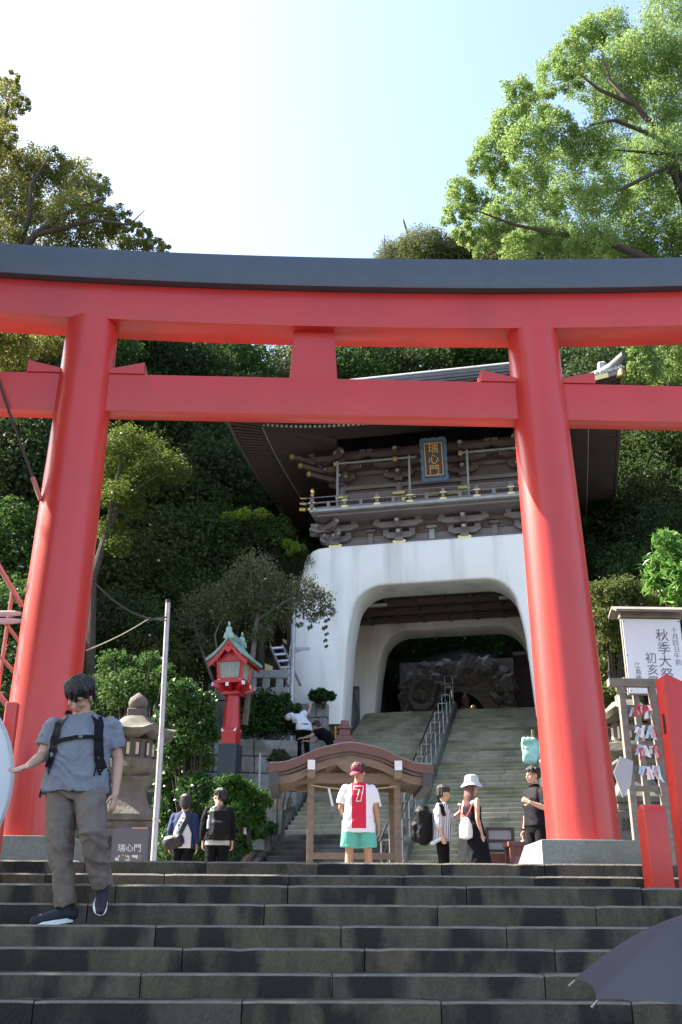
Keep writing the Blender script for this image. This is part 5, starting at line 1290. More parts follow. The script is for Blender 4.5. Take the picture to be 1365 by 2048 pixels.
shrub('sunlit_shrub', 'sunlit yellow green bush glowing beyond the gate roof edge', [(455, 1034, 10), (470, 1038, 11), (490, 1030, 12), (508, 1036, 10), (522, 1028, 12), (538, 1036, 9), (575, 1088, 10), (560, 1084, 7), (590, 1094, 9), (604, 1100, 9), (515, 1048, 8), (580, 1104, 7)], 32.0, leafmat('sunlit_leaf', [(.14, .26, .03), (.22, .34, .04), (.28, .38, .06)], .5), 60, .10, 49, dy=.5)
shrub('plaza_shrub', 'leafy bush at the foot of the slope behind the couple', [(440, 1690, 26), (480, 1690, 20), (340, 1700, 26), (330, 1650, 20)], 19.5, LM_shrub, 70, .075, 51, dy=.4)
shrub('right_low_shrub', 'low green shrub between torii pillar and right stone lantern', [(1215, 1560, 14), (1225, 1520, 12), (1215, 1600, 10), (1300, 1560, 20), (1290, 1500, 18)], 16.0, LM_mid, 60, .06, 53, dy=.3)

# tree out of the picture at left whose shade falls on the lower steps
C = []; R_ = []; rr = random.Random(8)
for k in range(110):
    C.append((rr.uniform(-2.8, 2.8), rr.uniform(-9.5, 1.9), rr.uniform(-5.5, 5.5))); R_.append(rr.uniform(.9, 1.4))
t = thing('shade_tree', 'broad tree standing left of the steps, outside the picture', 'tree', (-10.5, 9.6, -2.3))
V, Fq = leaves(C, R_, 420, .32, 77, shell=.45); o = link('crown', mesh_np('crown', V, Fq), LM_mid, t); o.location = (0, 0, 12)
o = link('trunk', TR[0], None, t); o.scale = (8, 8, 13); o.location = (0, -1.5, 0)
# ------------------------------------------------------------------ people
M_skin = mat('skin', (.50, .30, .215), .55, .06, 12, .04, 60); M_skin2 = mat('tanned_skin', (.42, .215, .13), .5, .06, 12)
M_hair = mat('black_hair', (.012, .010, .010), .45, .2, 25, .5, 70, stretch=(3, 3, .4)); M_hair2 = mat('brown_red_hair', (.11, .045, .04), .45, .2, 25, .5, 60, stretch=(4, 4, .3))
M_black = mat('black_cloth', (.0055, .0055, .0075), .85, .25, 8, .15, 40, spec=.15); M_blkbag = mat('black_nylon', (.0065, .0065, .0085), .55, .25, 8, .25, 25, spec=.15); M_white = mat('white_cloth_shirt', (.72, .73, .76), .85, .04, 8)
M_glass = mat('spectacle_frame', (.05, .045, .04), .3)

STAND = dict(hip=(0, 0, .93), waist=(0, 0, 1.07), chest=(0, .0, 1.28), neck=(0, .01, 1.47), head=(0, -.015, 1.625),
    Ls=(.180, .01, 1.385), Le=(.235, .03, 1.13), Lw=(.245, -.03, .88), Rs=(-.180, .01, 1.385), Re=(-.235, .03, 1.13), Rw=(-.245, -.03, .88),
    Lh=(.095, 0, .92), Lk=(.105, -.02, .50), La=(.11, .03, .09), Rh=(-.095, 0, .92), Rk=(-.105, -.02, .50), Ra=(-.11, .03, .09),
    Lt=(.12, -.16, .03), Rt=(-.12, -.16, .03), face=(0, -1, -.02), Lhd=(0, -.1, -1), Rhd=(0, -.1, -1), Lhn=(1, 0, 0), Rhn=(-1, 0, 0), curl=.35)

def frame_from(f, upv=(0, 0, 1)):
    f = Vector(f).normalized(); x = f.cross(Vector(upv)).normalized(); z = x.cross(f); return x, f, z
def hand(mb, w, d, nrm, thumb, k=1.0, curl=.35, spread=.06):
    """palm, four fingers of unequal length and a thumb leaving the side of the palm"""
    w = Vector(w); d = Vector(d).normalized(); nrm = Vector(nrm); nrm = (nrm-d*nrm.dot(d)).normalized(); s = d.cross(nrm)
    th = Vector(thumb); s = s if s.dot(th) > 0 else -s
    mb.capsule([w-d*.01, w+d*.03*k, w+d*.085*k], [.026*k, .038*k, .040*k], 10, ell=.48, up=s)
    for i, (o, l) in enumerate(((.030, .072), (.010, .080), (-.010, .074), (-.029, .058))):
        b = w+d*.078*k+s*o*k; c1 = curl*(.8+.12*i); dd = (d+s*(o*spread*18)).normalized()
        d1 = (dd*math.cos(c1*.6)-nrm*math.sin(c1*.6)); d2 = (dd*math.cos(c1*1.5)-nrm*math.sin(c1*1.5)); d3 = (dd*math.cos(c1*2.3)-nrm*math.sin(c1*2.3))
        p1 = b+d1*l*.48*k; p2 = p1+d2*l*.32*k; p3 = p2+d3*l*.22*k
        mb.capsule([b-dd*.012*k, p1, p2, p3], [.0098*k, .0092*k, .0085*k, .0075*k], 8)
    b = w+d*.022*k+s*.030*k; p1 = b+(d*.55+s*.75-nrm*.25).normalized()*.036*k; p2 = p1+(d*.85+s*.35-nrm*.3).normalized()*.030*k; p3 = p2+(d*.95+s*.1-nrm*.3).normalized()*.020*k
    mb.capsule([b, p1, p2, p3], [.0145*k, .0118*k, .0102*k, .0085*k], 8)
def head_mesh(mb, c, face, k=1.0, upv=(0, 0, 1), nose=True):
    x, f, z = frame_from(face, upv); c = Vector(c)
    P = lambda a, b, d: c+x*a*k+f*b*k+z*d*k
    rot = Matrix((x, f, z)).transposed()
    mb.ell(P(0, -.012, .025), (.077*k, .095*k, .098*k), 18, 12, rot)               # skull
    mb.ell(P(0, .022, -.045), (.060*k, .068*k, .078*k), 16, 10, rot)               # face
    mb.ell(P(0, .045, -.092), (.034*k, .032*k, .026*k), 12, 8, rot)                # chin
    for sx in (-1, 1):
        mb.ell(P(sx*.047, .020, -.075), (.022*k, .035*k, .035*k), 10, 8, rot)      # jaw
        mb.ell(P(sx*.040, .062, -.028), (.026*k, .022*k, .022*k), 10, 8, rot)      # cheek
        mb.ell(P(sx*.078, -.008, -.020), (.012*k, .020*k, .032*k), 8, 8, rot)      # ear
        mb.ell(P(sx*.030, .076, .018), (.028*k, .014*k, .009*k), 10, 6, rot)       # brow
    mb.capsule([P(0, .084, .008), P(0, .100, -.022), P(0, .103, -.032)], [.010*k, .013*k, .015*k], 8)
    mb.ell(P(0, .086, -.062), (.024*k, .012*k, .008*k), 10, 6, rot); mb.ell(P(0, .083, -.072), (.021*k, .012*k, .008*k), 10, 6, rot)
def face_bits(c, face, parent, k=1.0, upv=(0, 0, 1), glasses=False, lip=True, eyes=True):
    x, f, z = frame_from(face, upv); c = Vector(c); rot = Matrix((x, f, z)).transposed()
    P = lambda a, b, d: c+x*a*k+f*b*k+z*d*k
    mb = MB(); mw = MB()
    for sx in (-1, 1) if eyes else (): mw.ell(P(sx*.031, .0795, .0), (.013*k, .008*k, .006*k), 10, 6, rot); mb.ell(P(sx*.031, .0855, .0), (.006*k, .004*k, .006*k), 8, 6, rot)
    if eyes: mw.build('eye_white', mat('eye_white', (.6, .58, .55), .4), parent, True); mb.build('iris', mat('dark_iris', (.02, .012, .01), .3), parent, True)
    mb = MB()
    for sx in (-1, 1): mb.capsule([P(sx*.014, .089, .022), P(sx*.034, .088, .027), P(sx*.052, .076, .021)], [.004*k, .005*k, .003*k], 6)
    mb.build('eyebrows', M_hair, parent, True)
    if lip: MB().ell(P(0, .0965, -.067), (.019*k, .004*k, .005*k), 10, 6, rot).build('lips', mat('lips', (.32, .12, .11), .5), parent, True)
    if glasses:
        mb = MB()
        for sx in (-1, 1): mb.tube([P(sx*.033+.024*math.cos(a), .100, -.002+.018*math.sin(a)) for a in [i*math.pi/8 for i in range(17)]], .0022*k, 5, False); mb.tube([P(sx*.057, .098, .003), P(sx*.083, .0, .0)], .0022*k, 5)
        mb.tube([P(-.010, .102, .002), P(.010, .102, .002)], .002*k, 5); mb.build('glasses', M_glass, parent, True)
def hair_cap(c, face, parent, m, k=1.0, upv=(0, 0, 1), fringe=.0, back=.0, seed=1, long=0.0, vol=1.0):
    """hair as many overlapping locks fused to one mass"""
    x, f, z = frame_from(face, upv); c = Vector(c); r = random.Random(seed); mb = MB(); rot = Matrix((x, f, z)).transposed()
    P = lambda a, b, d: c+x*a*k+f*b*k+z*d*k
    mb.ell(P(0, -.024, .045), (.086*k*vol, .098*k*vol, .092*k*vol), 18, 12, rot); mb.ell(P(0, -.055, -.01-back*.3), (.076*k*vol, .062*k, (.085+back)*k), 16, 10, rot)
    for i in range(46):
        a = r.uniform(-math.pi, math.pi); front = math.cos(a)                       # a=0 is the face side
        top = P(.045*math.sin(a)*r.uniform(.3, 1), -.02+.05*front*r.uniform(.2, 1), .128*vol)
        low = (.045-fringe*.9) if front > .6 else (.02 if front > .1 else -.055-back)
        mid = P(.092*vol*math.sin(a), -.015+.098*vol*front, .085); end = P(.090*vol*math.sin(a)+r.uniform(-.008, .008), -.012+.101*vol*front, low+r.uniform(-.012, .012))
        mb.capsule([top, mid, end], [.014*k, .015*k, .008*k], 6)
    if long:
        for i in range(26):
            a = rad(180)+r.uniform(-1.15, 1.15); p0 = P(.085*math.sin(a), .09*math.cos(a), .02); p1 = P(.10*math.sin(a), .10*math.cos(a)-.02, -.14); p2 = P(.10*math.sin(a)+r.uniform(-.02, .02), .095*math.cos(a)-.03, -.14-long*r.uniform(.8, 1.05))
            mb.capsule([p0, p1, p2], [.02*k, .022*k, .009*k], 6)
    return remeshed(mb, 'hair', m, parent, .0065, 1, .003, .012, seed)

def P_(J, k, a, b, t): return (Vector(J[a])*(1-t)+Vector(J[b])*t)*k
def ring_loft(mb, rings, n=20):
    """rings: (centre, half-width vector, half-depth vector)"""
    base = len(mb.v)
    for c, ax, ay in rings:
        c, ax, ay = Vector(c), Vector(ax), Vector(ay)
        for i in range(n):
            w = 2*math.pi*i/n; cs, sn = math.cos(w), math.sin(w)
            e = .8; mb.v.append(tuple(c+ax*(abs(cs)**e*(1 if cs > 0 else -1))+ay*(abs(sn)**e*(1 if sn > 0 else -1))))
    m = len(rings)
    for j in range(m-1):
        for i in range(n): mb.f.append((base+j*n+i, base+j*n+(i+1) % n, base+(j+1)*n+(i+1) % n, base+(j+1)*n+i))
    mb.f.append(tuple(base+i for i in reversed(range(n)))); e = base+(m-1)*n; mb.f.append(tuple(e+i for i in range(n)))
def person(label, loc, rotz, H=1.72, pose=None, fat=1.0, skin=None, voxel=.0085, hands=True):
    J = dict(STAND); J.update(pose or {}); k = H/1.74
    t = thing('person', label, 'person', loc, rotz, None); mb = MB(); V_ = lambda n: Vector(J[n])*k
    sh = (Vector(J['Ls'])-Vector(J['Rs'])).normalized(); hp = (Vector(J['Lh'])-Vector(J['Rh'])).normalized()
    sp = (Vector(J['neck'])-Vector(J['hip'])).normalized(); fd = sp.cross(sh).normalized(); fh = Vector((0, 0, 1)).cross(hp).normalized()
    f = fat
    ring_loft(mb, [(V_('hip')+Vector((0, 0, -.1*k)), hp*.11*k*f, fh*.09*k*f), (V_('hip'), hp*.155*k*f, fh*.105*k*f), (V_('waist'), hp*.135*k*f, fh*.10*k*f), (V_('chest'), sh*.155*k*f, fd*.11*k*f), (P_(J, k, 'chest', 'neck', .55), sh*.165*k, fd*.095*k), (P_(J, k, 'chest', 'neck', .85), sh*.12*k, fd*.07*k)])
    nk = V_('neck'); mb.capsule([nk-sp*.06*k, nk+(V_('head')-nk)*.35, nk+(V_('head')-nk)*.75], [.065*k*f, .056*k*f, .055*k], 12)
    head_mesh(mb, V_('head'), J['face'], k*1.02, J.get('hup', (0, 0, 1)))
    for s in 'LR':
        S, E_, W_ = V_(s+'s'), V_(s+'e'), V_(s+'w')
        mb.capsule([S, S.lerp(E_, .35), S.lerp(E_, .8), E_], [.046*k*f, .047*k*f, .041*k*f, .038*k*f], 12); mb.capsule([E_, E_.lerp(W_, .3), E_.lerp(W_, .75), W_], [.038*k*f, .039*k*f, .029*k*f, .0245*k*f], 12)
        if hands: hand(mb, W_, J[s+'hd'], J[s+'hn'], J.get(s+'th', J['face']), k, J['curl'] if not isinstance(J['curl'], dict) else J['curl'][s])
        h_, kn, an, to = V_(s+'h'), V_(s+'k'), V_(s+'a'), V_(s+'t')
        mb.capsule([h_, h_.lerp(kn, .3), h_.lerp(kn, .8), kn], [.088*k*f, .080*k*f, .058*k*f, .052*k*f], 12); mb.capsule([kn, kn.lerp(an, .3), kn.lerp(an, .75), an], [.052*k*f, .054*k*f, .036*k*f, .032*k], 12)
        mb.capsule([an+(an-to)*.2+Vector((0, 0, -.04*k)), to], [.034*k, .03*k], 10)
    body = remeshed(mb, 'body', skin or M_skin, t, voxel, 2)
    t['_k'] = k; return t, J, k
def shirt(t, J, k, m, fat=1.0, sleeve=.55, hem=.0, loose=1.0, collar=True, name='shirt', voxel=.011, wr=.006, flare=1.0, seed=1, slw=1.0):
    mb = MB(); V_ = lambda n: Vector(J[n])*k; f = fat*loose
    sh = (Vector(J['Ls'])-Vector(J['Rs'])).normalized(); hp = (Vector(J['Lh'])-Vector(J['Rh'])).normalized(); sp = (Vector(J['neck'])-Vector(J['hip'])).normalized(); fd = sp.cross(sh).normalized(); fh = Vector((0, 0, 1)).cross(hp).normalized()
    dn = (Vector(J['hip'])-Vector(J['waist'])).normalized()
    ring_loft(mb, [(V_('hip')+dn*hem*k, hp*.185*k*f*flare, fh*.135*k*f*flare), (V_('hip')+dn*hem*.5*k, hp*.186*k*f*flare, fh*.137*k*f*flare), (V_('waist'), hp*.172*k*f, fh*.130*k*f), (V_('chest'), sh*.180*k*f, fd*.132*k*f), (P_(J, k, 'chest', 'neck', .5), sh*.190*k, fd*.112*k), (P_(J, k, 'chest', 'neck', .78), sh*.15*k, fd*.088*k), (P_(J, k, 'chest', 'neck', .97), sh*.075*k, fd*.072*k)], 24)
    for s in 'LR':
        S, E_, W_ = V_(s+'s'), V_(s+'e'), V_(s+'w'); r0 = .068*k*f*slw
        if sleeve <= 1: pts = [S, S.lerp(E_, sleeve*.5), S.lerp(E_, sleeve)]; rr_ = [r0, .066*k*f*slw, .064*k*f*slw]
        else: q = sleeve-1; pts = [S, S.lerp(E_, .5), E_, E_.lerp(W_, q*.5), E_.lerp(W_, q)]; rr_ = [r0, .060*k*f*slw, .052*k*f*slw, .047*k*f*slw, .038*k*f*slw]
        d = (pts[0]-pts[1]).normalized(); mb.tube([pts[0]+d*.055*k, pts[0]+d*.035*k]+pts, [.018*k*f, .045*k*f, .0585*k*f]+rr_[1:], 14)
    return remeshed(mb, name, m, t, voxel*k, 3, wr, .075, seed)
def trousers(t, J, k, m, fat=1.0, length=1.0, loose=1.0, name='trousers', wr=.006, voxel=.011, seed=2, top=.10):
    mb = MB(); V_ = lambda n: Vector(J[n])*k; f = fat*loose; hp = (Vector(J['Lh'])-Vector(J['Rh'])).normalized(); fh = Vector((0, 0, 1)).cross(hp).normalized()
    ring_loft(mb, [(V_('hip')+Vector((0, 0, -.11*k)), hp*.13*k*f, fh*.105*k*f), (V_('hip')+Vector((0, 0, -.03*k)), hp*.178*k*f, fh*.13*k*f), (V_('hip')+Vector((0, 0, top*k)), hp*.160*k*f, fh*.118*k*f)], 22)
    for s in 'LR':
        h_, kn, an = V_(s+'h'), V_(s+'k'), V_(s+'a'); lo = 1.0
        if length <= 1: pts = [h_+Vector((0, 0, .02)), h_.lerp(kn, length*.5), h_.lerp(kn, length)]; rr_ = [.100*k*f, .103*k*f, .106*k*f]
        else: q = length-1; pts = [h_+Vector((0, 0, .02)), h_.lerp(kn, .45), kn, kn.lerp(an, q*.35), kn.lerp(an, q*.7), kn.lerp(an, q)]; rr_ = [.100*k*f, .092*k*f, .076*k*f, .070*k*f, .064*k*f, .061*k*f]
        mb.tube(pts, rr_, 16)
    return remeshed(mb, name, m, t, voxel*k, 3, wr, .085, seed)
def shoes(t, J, k, m, sole=None):
    for s in 'LR':
        an, to = Vector(J[s+'a'])*k, Vector(J[s+'t'])*k; d = (to-an); d.z = 0; d = (to-an).normalized(); dn = Vector(J.get(s+'up', (0, 0, 1))).normalized(); x = d.cross(dn).normalized()
        heel = an-d*.055*k-dn*(.085*k-.045*k); toe = to+d*.05*k
        mb = MB(); mb.capsule([heel+dn*.0*k, heel.lerp(toe, .35)+dn*.012*k, heel.lerp(toe, .75)-dn*.002, toe-dn*.006], [.040*k, .042*k, .041*k, .030*k], 14, ell=1.0); mb.capsule([an+dn*.01*k, an-d*.015*k-dn*.03*k], [.042*k, .045*k], 12)
        sh_ = remeshed(mb, 'shoe', m, t, .007, 2)
        if sole:
            b0, b1 = heel-dn*.036*k, toe-dn*.030*k; mb = MB()
            out = []
            for i in range(28):
                w = 2*math.pi*i/28; u_ = .5+.5*math.cos(w)*1.05; wd = (.036+.012*math.sin(min(max(u_, 0), 1)*math.pi*.9))*math.sin(w); out.append((u_, wd))
            mb.prism(out, lambda a, b: b0.lerp(b1, a)+x*b*k*1.05-dn*.014*k+dn*(.02*k*max(0, a-.85)*3), lambda a, b: b0.lerp(b1, a)+x*b*k*.98+dn*.016*k+dn*(.02*k*max(0, a-.85)*3)); mb.build('sole', sole, sh_, True)
def surf(obj, pts, d, off=.004):
    """drop points onto a garment along direction d"""
    bv = BVHTree.FromPolygons([v.co for v in obj.data.vertices], [p.vertices for p in obj.data.polygons]); d = Vector(d).normalized(); out = []
    for p in pts:
        p = Vector(p); h_ = bv.ray_cast(p-d*1.5, d)
        out.append((h_[0]-d*off) if h_[0] is not None else p)
    return out
def strap(t, obj, pts, d, m, w=.028, name='strap', off=.008, n=14, th=.006):
    """flat strap lying on a garment"""
    pts = [Vector(p) for p in pts]; fine = []
    for a, b in zip(pts, pts[1:]): fine += [a.lerp(b, i/n) for i in range(n)]
    fine.append(pts[-1]); d = Vector(d).normalized(); L_, R2 = [], []
    for i, p in enumerate(fine):
        tg = (fine[min(i+1, len(fine)-1)]-fine[max(i-1, 0)]).normalized(); s = tg.cross(d).normalized(); L_.append(p+s*w); R2.append(p-s*w)
    A, B = surf(obj, L_, d, off), surf(obj, R2, d, off); mb = MB()
    A2 = [a-d*th for a in A]; B2 = [b-d*th for b in B]
    mb.strip(A2, B2).strip(A, A2).strip(B2, B); return mb.build(name, m, t, True)
def patch(t, obj, poly, fn, d, m, name='print', off=.004):
    """flat print laid onto a garment: triangles (2-D) mapped by fn then dropped along d"""
    me_v, me_f = poly; V3 = surf(obj, [fn(*p[:2]) for p in me_v], d, off); mb = MB(); mb.add(V3, me_f); me = bpy.data.meshes.new(name); me.from_pydata(mb.v, [], mb.f); return link(name, me, m, t)
def grid_poly(x0, x1, z0, z1, n=6):
    V = []; Fc = []
    for j in range(n+1):
        for i in range(n+1): V.append((x0+(x1-x0)*i/n, z0+(z1-z0)*j/n))
    for j in range(n):
        for i in range(n): a = j*(n+1)+i; Fc.append((a, a+1, a+n+2, a+n+1))
    return V, Fc
def backpack(t, c, size, m, rot=0.0, name='backpack'):
    x, y, z = size; mb = MB(); c = Vector(c)
    mb.cbox(c, (x, y, z), min(x, y)*.32); mb.cbox(c+Vector((0, y*.42, -z*.16)), (x*.78, y*.6, z*.52), y*.2); mb.ell(c+Vector((0, 0, z*.34)), (x*.46, y*.46, z*.22))
    return remeshed(mb, name, m, t, .013, 5, .008, .10)

# 1 -- man in blue shirt coming down the steps
k0 = 1.0
pose = dict(hip=(0, .0, .93), waist=(.0, -.005, 1.06), chest=(.005, -.015, 1.27), neck=(.006, -.06, 1.445), head=(-.012, -.145, 1.555), face=(-.16, -.64, -.72), hup=(0, -.74, .66),
    Ls=(.200, .0, 1.370), Le=(.275, .045, 1.12), Lw=(.29, -.03, .865), Rs=(-.192, -.03, 1.355), Re=(-.255, -.06, 1.125), Rw=(-.285, -.27, 1.03),
    Lh=(.10, 0, .92), Lk=(.185, -.17, .585), La=(.255, .02, .225), Lt=(.28, -.14, .115), Lup=(0, .55, .85),
    Rh=(-.10, 0, .92), Rk=(-.055, -.05, .50), Ra=(.02, .0, .09), Rt=(-.125, -.10, .035), Lhd=(-.05, -.22, -1), Rhd=(-.62, -.50, -.42), Rhn=(.15, .5, -.85), Rth=(.1, -.3, 1), Lhn=(1, -.2, 0), curl={'L': .45, 'R': .30})
q = at(125, 1849, 7.62)
man, J, k = person('man in blue shirt and taupe trousers with backpack, walking down the steps', (q.x-.02, 7.70, .029), 0, 1.785, pose, 1.08, None, .006)
M_blue = mat('heather_blue_tee', (.185, .20, .245), .85, .10, 30, .06, 60); M_taupe = mat('taupe_trousers', (.150, .120, .102), .8, .08, 20, .08, 40)
tee = shirt(man, J, k, M_blue, 1.25, .70, .06, 1.05, wr=.016, voxel=.008, slw=.95)
trousers(man, J, k, M_taupe, 1.19, 1.93, 1.0, wr=.018, voxel=.008, top=.06)
shoes(man, J, k, mat('navy_running_shoe', (.012, .014, .024), .7, .2, 40, .2, 80), mat('white_sole', (.75, .75, .74), .5))
hair_cap(Vector(J['head'])*k, J['face'], man, M_hair, 1.03*k, J['hup'], .028, .0, 5, vol=1.05); face_bits(Vector(J['head'])*k, J['face'], man, k*1.02, J['hup'], eyes=False)
bp = backpack(man, (0.0, .255, 1.16), (.34, .20, .52), M_blkbag)
for s, xx in ((1, .125), (-1, -.120)):
    strap(man, tee, [(xx*.95, 0, 1.46), (xx*1.22, 0, 1.38), (xx*1.32, 0, 1.27), (xx*1.42, 0, 1.13), (xx*1.75 if s > 0 else xx*1.75, 0, 1.02)], (0, 1, 0), M_blkbag, .031, 'strap', .012)
    mb = MB(); mb.tube([(xx*.95, -.06, 1.475), (xx*1.0, .06, 1.50), (xx*.9, .16, 1.44)], .026, 8, ell=.5); mb.build('shoulder_pad', M_blkbag, man, True)
strap(man, tee, [(-.165, 0, 1.235), (-.08, 0, 1.26), (.0, 0, 1.272), (.168, 0, 1.285)], (0, 1, 0), M_blkbag, .014, 'chest_strap', .012)
MB().tube([(-.20, -.06, 1.03), (-.235, -.05, .96), (-.25, -.04, .86)], .010, 6, ell=.4).build('strap_tail', M_blkbag, man, True); MB().tube([(.17, -.165, 1.13), (.165, -.17, 1.04), (.155, -.16, 1.00)], .005, 6).build('strap_tail', M_blkbag, man, True)
MB().cbox((.03, -.205, 1.277), (.05, .012, .025), .004).build('buckle', mat('grey_plastic', (.12, .12, .13), .4), man)

# 2 -- man in the number 7 jersey
q = at(718, 1600, 14.2)
pose = dict(face=(-.62, -.78, .05), Le=(.25, -.03, 1.13), Lw=(.17, -.20, .98), Rw=(-.275, .0, .87), Lh=(.11, 0, .92), Rh=(-.11, 0, .92), Lk=(.135, -.02, .50), La=(.15, .03, .09), Rk=(-.13, -.02, .50), Ra=(-.14, .03, .09), Lhd=(-.4, -.9, .1), Lhn=(0, 0, 1))
m7, J, k = person('man in white and red number 7 jersey, maroon cap and green shorts', (q.x, 14.2, PLAZA), rad(178), 1.70, pose, 1.06, M_skin2)
jm = bpy.data.materials.new('jersey_cloth'); jm.use_nodes = True; nt = jm.node_tree; b_ = nt.nodes['Principled BSDF']; b_.inputs['Roughness'].default_value = .8
tcn = nt.nodes.new('ShaderNodeTexCoord'); sx = nt.nodes.new('ShaderNodeSeparateXYZ'); ab = nt.nodes.new('ShaderNodeMath'); ab.operation = 'ABSOLUTE'; lt = nt.nodes.new('ShaderNodeMath'); lt.operation = 'LESS_THAN'; lt.inputs[1].default_value = .098
mx = nt.nodes.new('ShaderNodeMix'); mx.data_type = 'RGBA'; mx.inputs[6].default_value = (.74, .74, .77, 1); mx.inputs[7].default_value = (.58, .012, .045, 1)
gz = nt.nodes.new('ShaderNodeMath'); gz.operation = 'GREATER_THAN'; gz.inputs[1].default_value = .815; ml = nt.nodes.new('ShaderNodeMath'); ml.operation = 'MULTIPLY'
nt.links.new(tcn.outputs['Object'], sx.inputs[0]); nt.links.new(sx.outputs[0], ab.inputs[0]); nt.links.new(ab.outputs[0], lt.inputs[0]); nt.links.new(sx.outputs[2], gz.inputs[0]); nt.links.new(lt.outputs[0], ml.inputs[0]); nt.links.new(gz.outputs[0], ml.inputs[1]); nt.links.new(ml.outputs[0], mx.inputs[0]); nt.links.new(mx.outputs[2], b_.inputs['Base Color'])
js = shirt(m7, J, k, jm, 1.06, .80, .145, 1.12, wr=.009, flare=1.05, slw=1.12)
trousers(m7, J, k, mat('sea_green_shorts', (.10, .42, .33), .75, .06, 10), 1.06, .78, 1.18, 'shorts', .006, top=.0); shoes(m7, J, k, M_white)
sv = []
def seg(a, b, w=.0055):
    a, b = Vector(a), Vector(b); n_ = (b-a).normalized(); s = Vector((-n_.y, n_.x))*w; a = a-n_*w; b = b+n_*w; i = len(sv); N_ = 6; V = []; Fc = []
    for j in range(N_+1): p = a.lerp(b, j/N_); V += [tuple(p+s), tuple(p-s)]
    for j in range(N_): Fc.append((j*2, j*2+1, j*2+3, j*2+2))
    patch(m7, js, (V, Fc), lambda x, z: (-x, .5, z*1.0+1.27), (0, -1, 0), M_white, 'number_outline', .005)
OUT = [(-.070, .105), (.060, .105), (.060, .07), (.025, -.10), (-.035, -.10), (.005, .058), (-.070, .058)]
for a, b in zip(OUT, OUT[1:]+OUT[:1]): seg(a, b)
hd = Vector(J['head'])*k; x_, f_, z_ = frame_from(J['face']); M_cap = mat('maroon_cap', (.24, .012, .055), .7, .1, 10)
mb = MB(); rot = Matrix((x_, f_, z_)).transposed(); mb.ell(hd+z_*.045-f_*.012, (.094, .112, .088), 20, 12, rot)
cap = mb.build('cap', M_cap, m7, True)
cb2 = Vector((.55, .84, 0)).normalized(); cs = cb2.cross(Vector((0, 0, 1)))    # brim points backwards
mb = MB(); R1 = [hd+cb2*(.085*math.cos(a))+cs*(.088*math.sin(a))+Vector((0, 0, .012)) for a in [(-1.1+2.2*i/12) for i in range(13)]]; R2_ = [hd+cb2*(.165*math.cos(a)+.01)+cs*(.092*math.sin(a))+Vector((0, 0, -.065*math.cos(a))) for a in [(-1.1+2.2*i/12) for i in range(13)]]
mb.strip(R1, R2_).strip([p-Vector((0, 0, .008)) for p in R2_], [p-Vector((0, 0, .008)) for p in R1]).strip(R2_, [p-Vector((0, 0, .008)) for p in R2_]); mb.build('brim', M_cap, cap, True)
hair_cap(hd, J['face'], m7, M_hair, .93, fringe=-.02, back=-.03, seed=3); face_bits(hd, J['face'], m7, k, glasses=True)
for i, (w, dz) in enumerate(((.05, .028), (.035, .012))):
    for j in range(3): MB().box(hd+cb2*.108+cs*(-.03+.03*j)+Vector((0, 0, .035+dz*1.4)), (.012, .012, .013), Matrix.Rotation(math.atan2(cb2.x, -cb2.y), 3, 'Z')).build('cap_print', mat('yellow_print', (.62, .42, .05), .7), cap)

# 3 -- person with navy cap and raglan shirt
q = at(368, 1660, 16.9)
p3, J, k = person('person in white and navy raglan shirt and navy cap with grey shoulder bag', (q.x, 16.9, PLAZA), rad(172), 1.56, dict(face=(.25, -.95, -.05)), .98)
rg = bpy.data.materials.new('raglan_cloth'); rg.use_nodes = True; nt = rg.node_tree; b_ = nt.nodes['Principled BSDF']; b_.inputs['Roughness'].default_value = .85
tcn = nt.nodes.new('ShaderNodeTexCoord'); sx = nt.nodes.new('ShaderNodeSeparateXYZ'); ab = nt.nodes.new('ShaderNodeMath'); ab.operation = 'ABSOLUTE'; sl_ = nt.nodes.new('ShaderNodeMath'); sl_.operation = 'MULTIPLY_ADD'; sl_.inputs[1].default_value = .42; sl_.inputs[2].default_value = -.405
ad = nt.nodes.new('ShaderNodeMath'); ad.operation = 'MAXIMUM'; ad.inputs[1].default_value = 0; su = nt.nodes.new('ShaderNodeMath'); su.operation = 'ADD'; gt = nt.nodes.new('ShaderNodeMath'); gt.operation = 'GREATER_THAN'; gt.inputs[1].default_value = .150
mx = nt.nodes.new('ShaderNodeMix'); mx.data_type = 'RGBA'; mx.inputs[6].default_value = (.70, .71, .76, 1); mx.inputs[7].default_value = (.018, .032, .11, 1)
nt.links.new(tcn.outputs['Object'], sx.inputs[0]); nt.links.new(sx.outputs[0], ab.inputs[0]); nt.links.new(sx.outputs[2], sl_.inputs[0]); nt.links.new(sl_.outputs[0], ad.inputs[0]); nt.links.new(ab.outputs[0], su.inputs[0]); nt.links.new(ad.outputs[0], su.inputs[1]); nt.links.new(su.outputs[0], gt.inputs[0]); nt.links.new(gt.outputs[0], mx.inputs[0]); nt.links.new(mx.outputs[2], b_.inputs['Base Color'])
sr = shirt(p3, J, k, rg, 1.0, 1.92, .10, 1.12, wr=.006, slw=1.1); trousers(p3, J, k, M_black, 1.0, 1.95); shoes(p3, J, k, M_black)
hd = Vector(J['head'])*k; M_ncap = mat('navy_cap', (.022, .032, .075), .75, .15, 10); hair_cap(hd, J['face'], p3, M_hair, .95, back=.03, seed=9); x_, f_, z_ = frame_from(J['face']); rot = Matrix((x_, f_, z_)).transposed()
cap = MB().ell(hd+Vector((0, 0, .045))-f_*.012, (.092, .106, .086), 18, 10, rot).build('cap', M_ncap, p3, True)
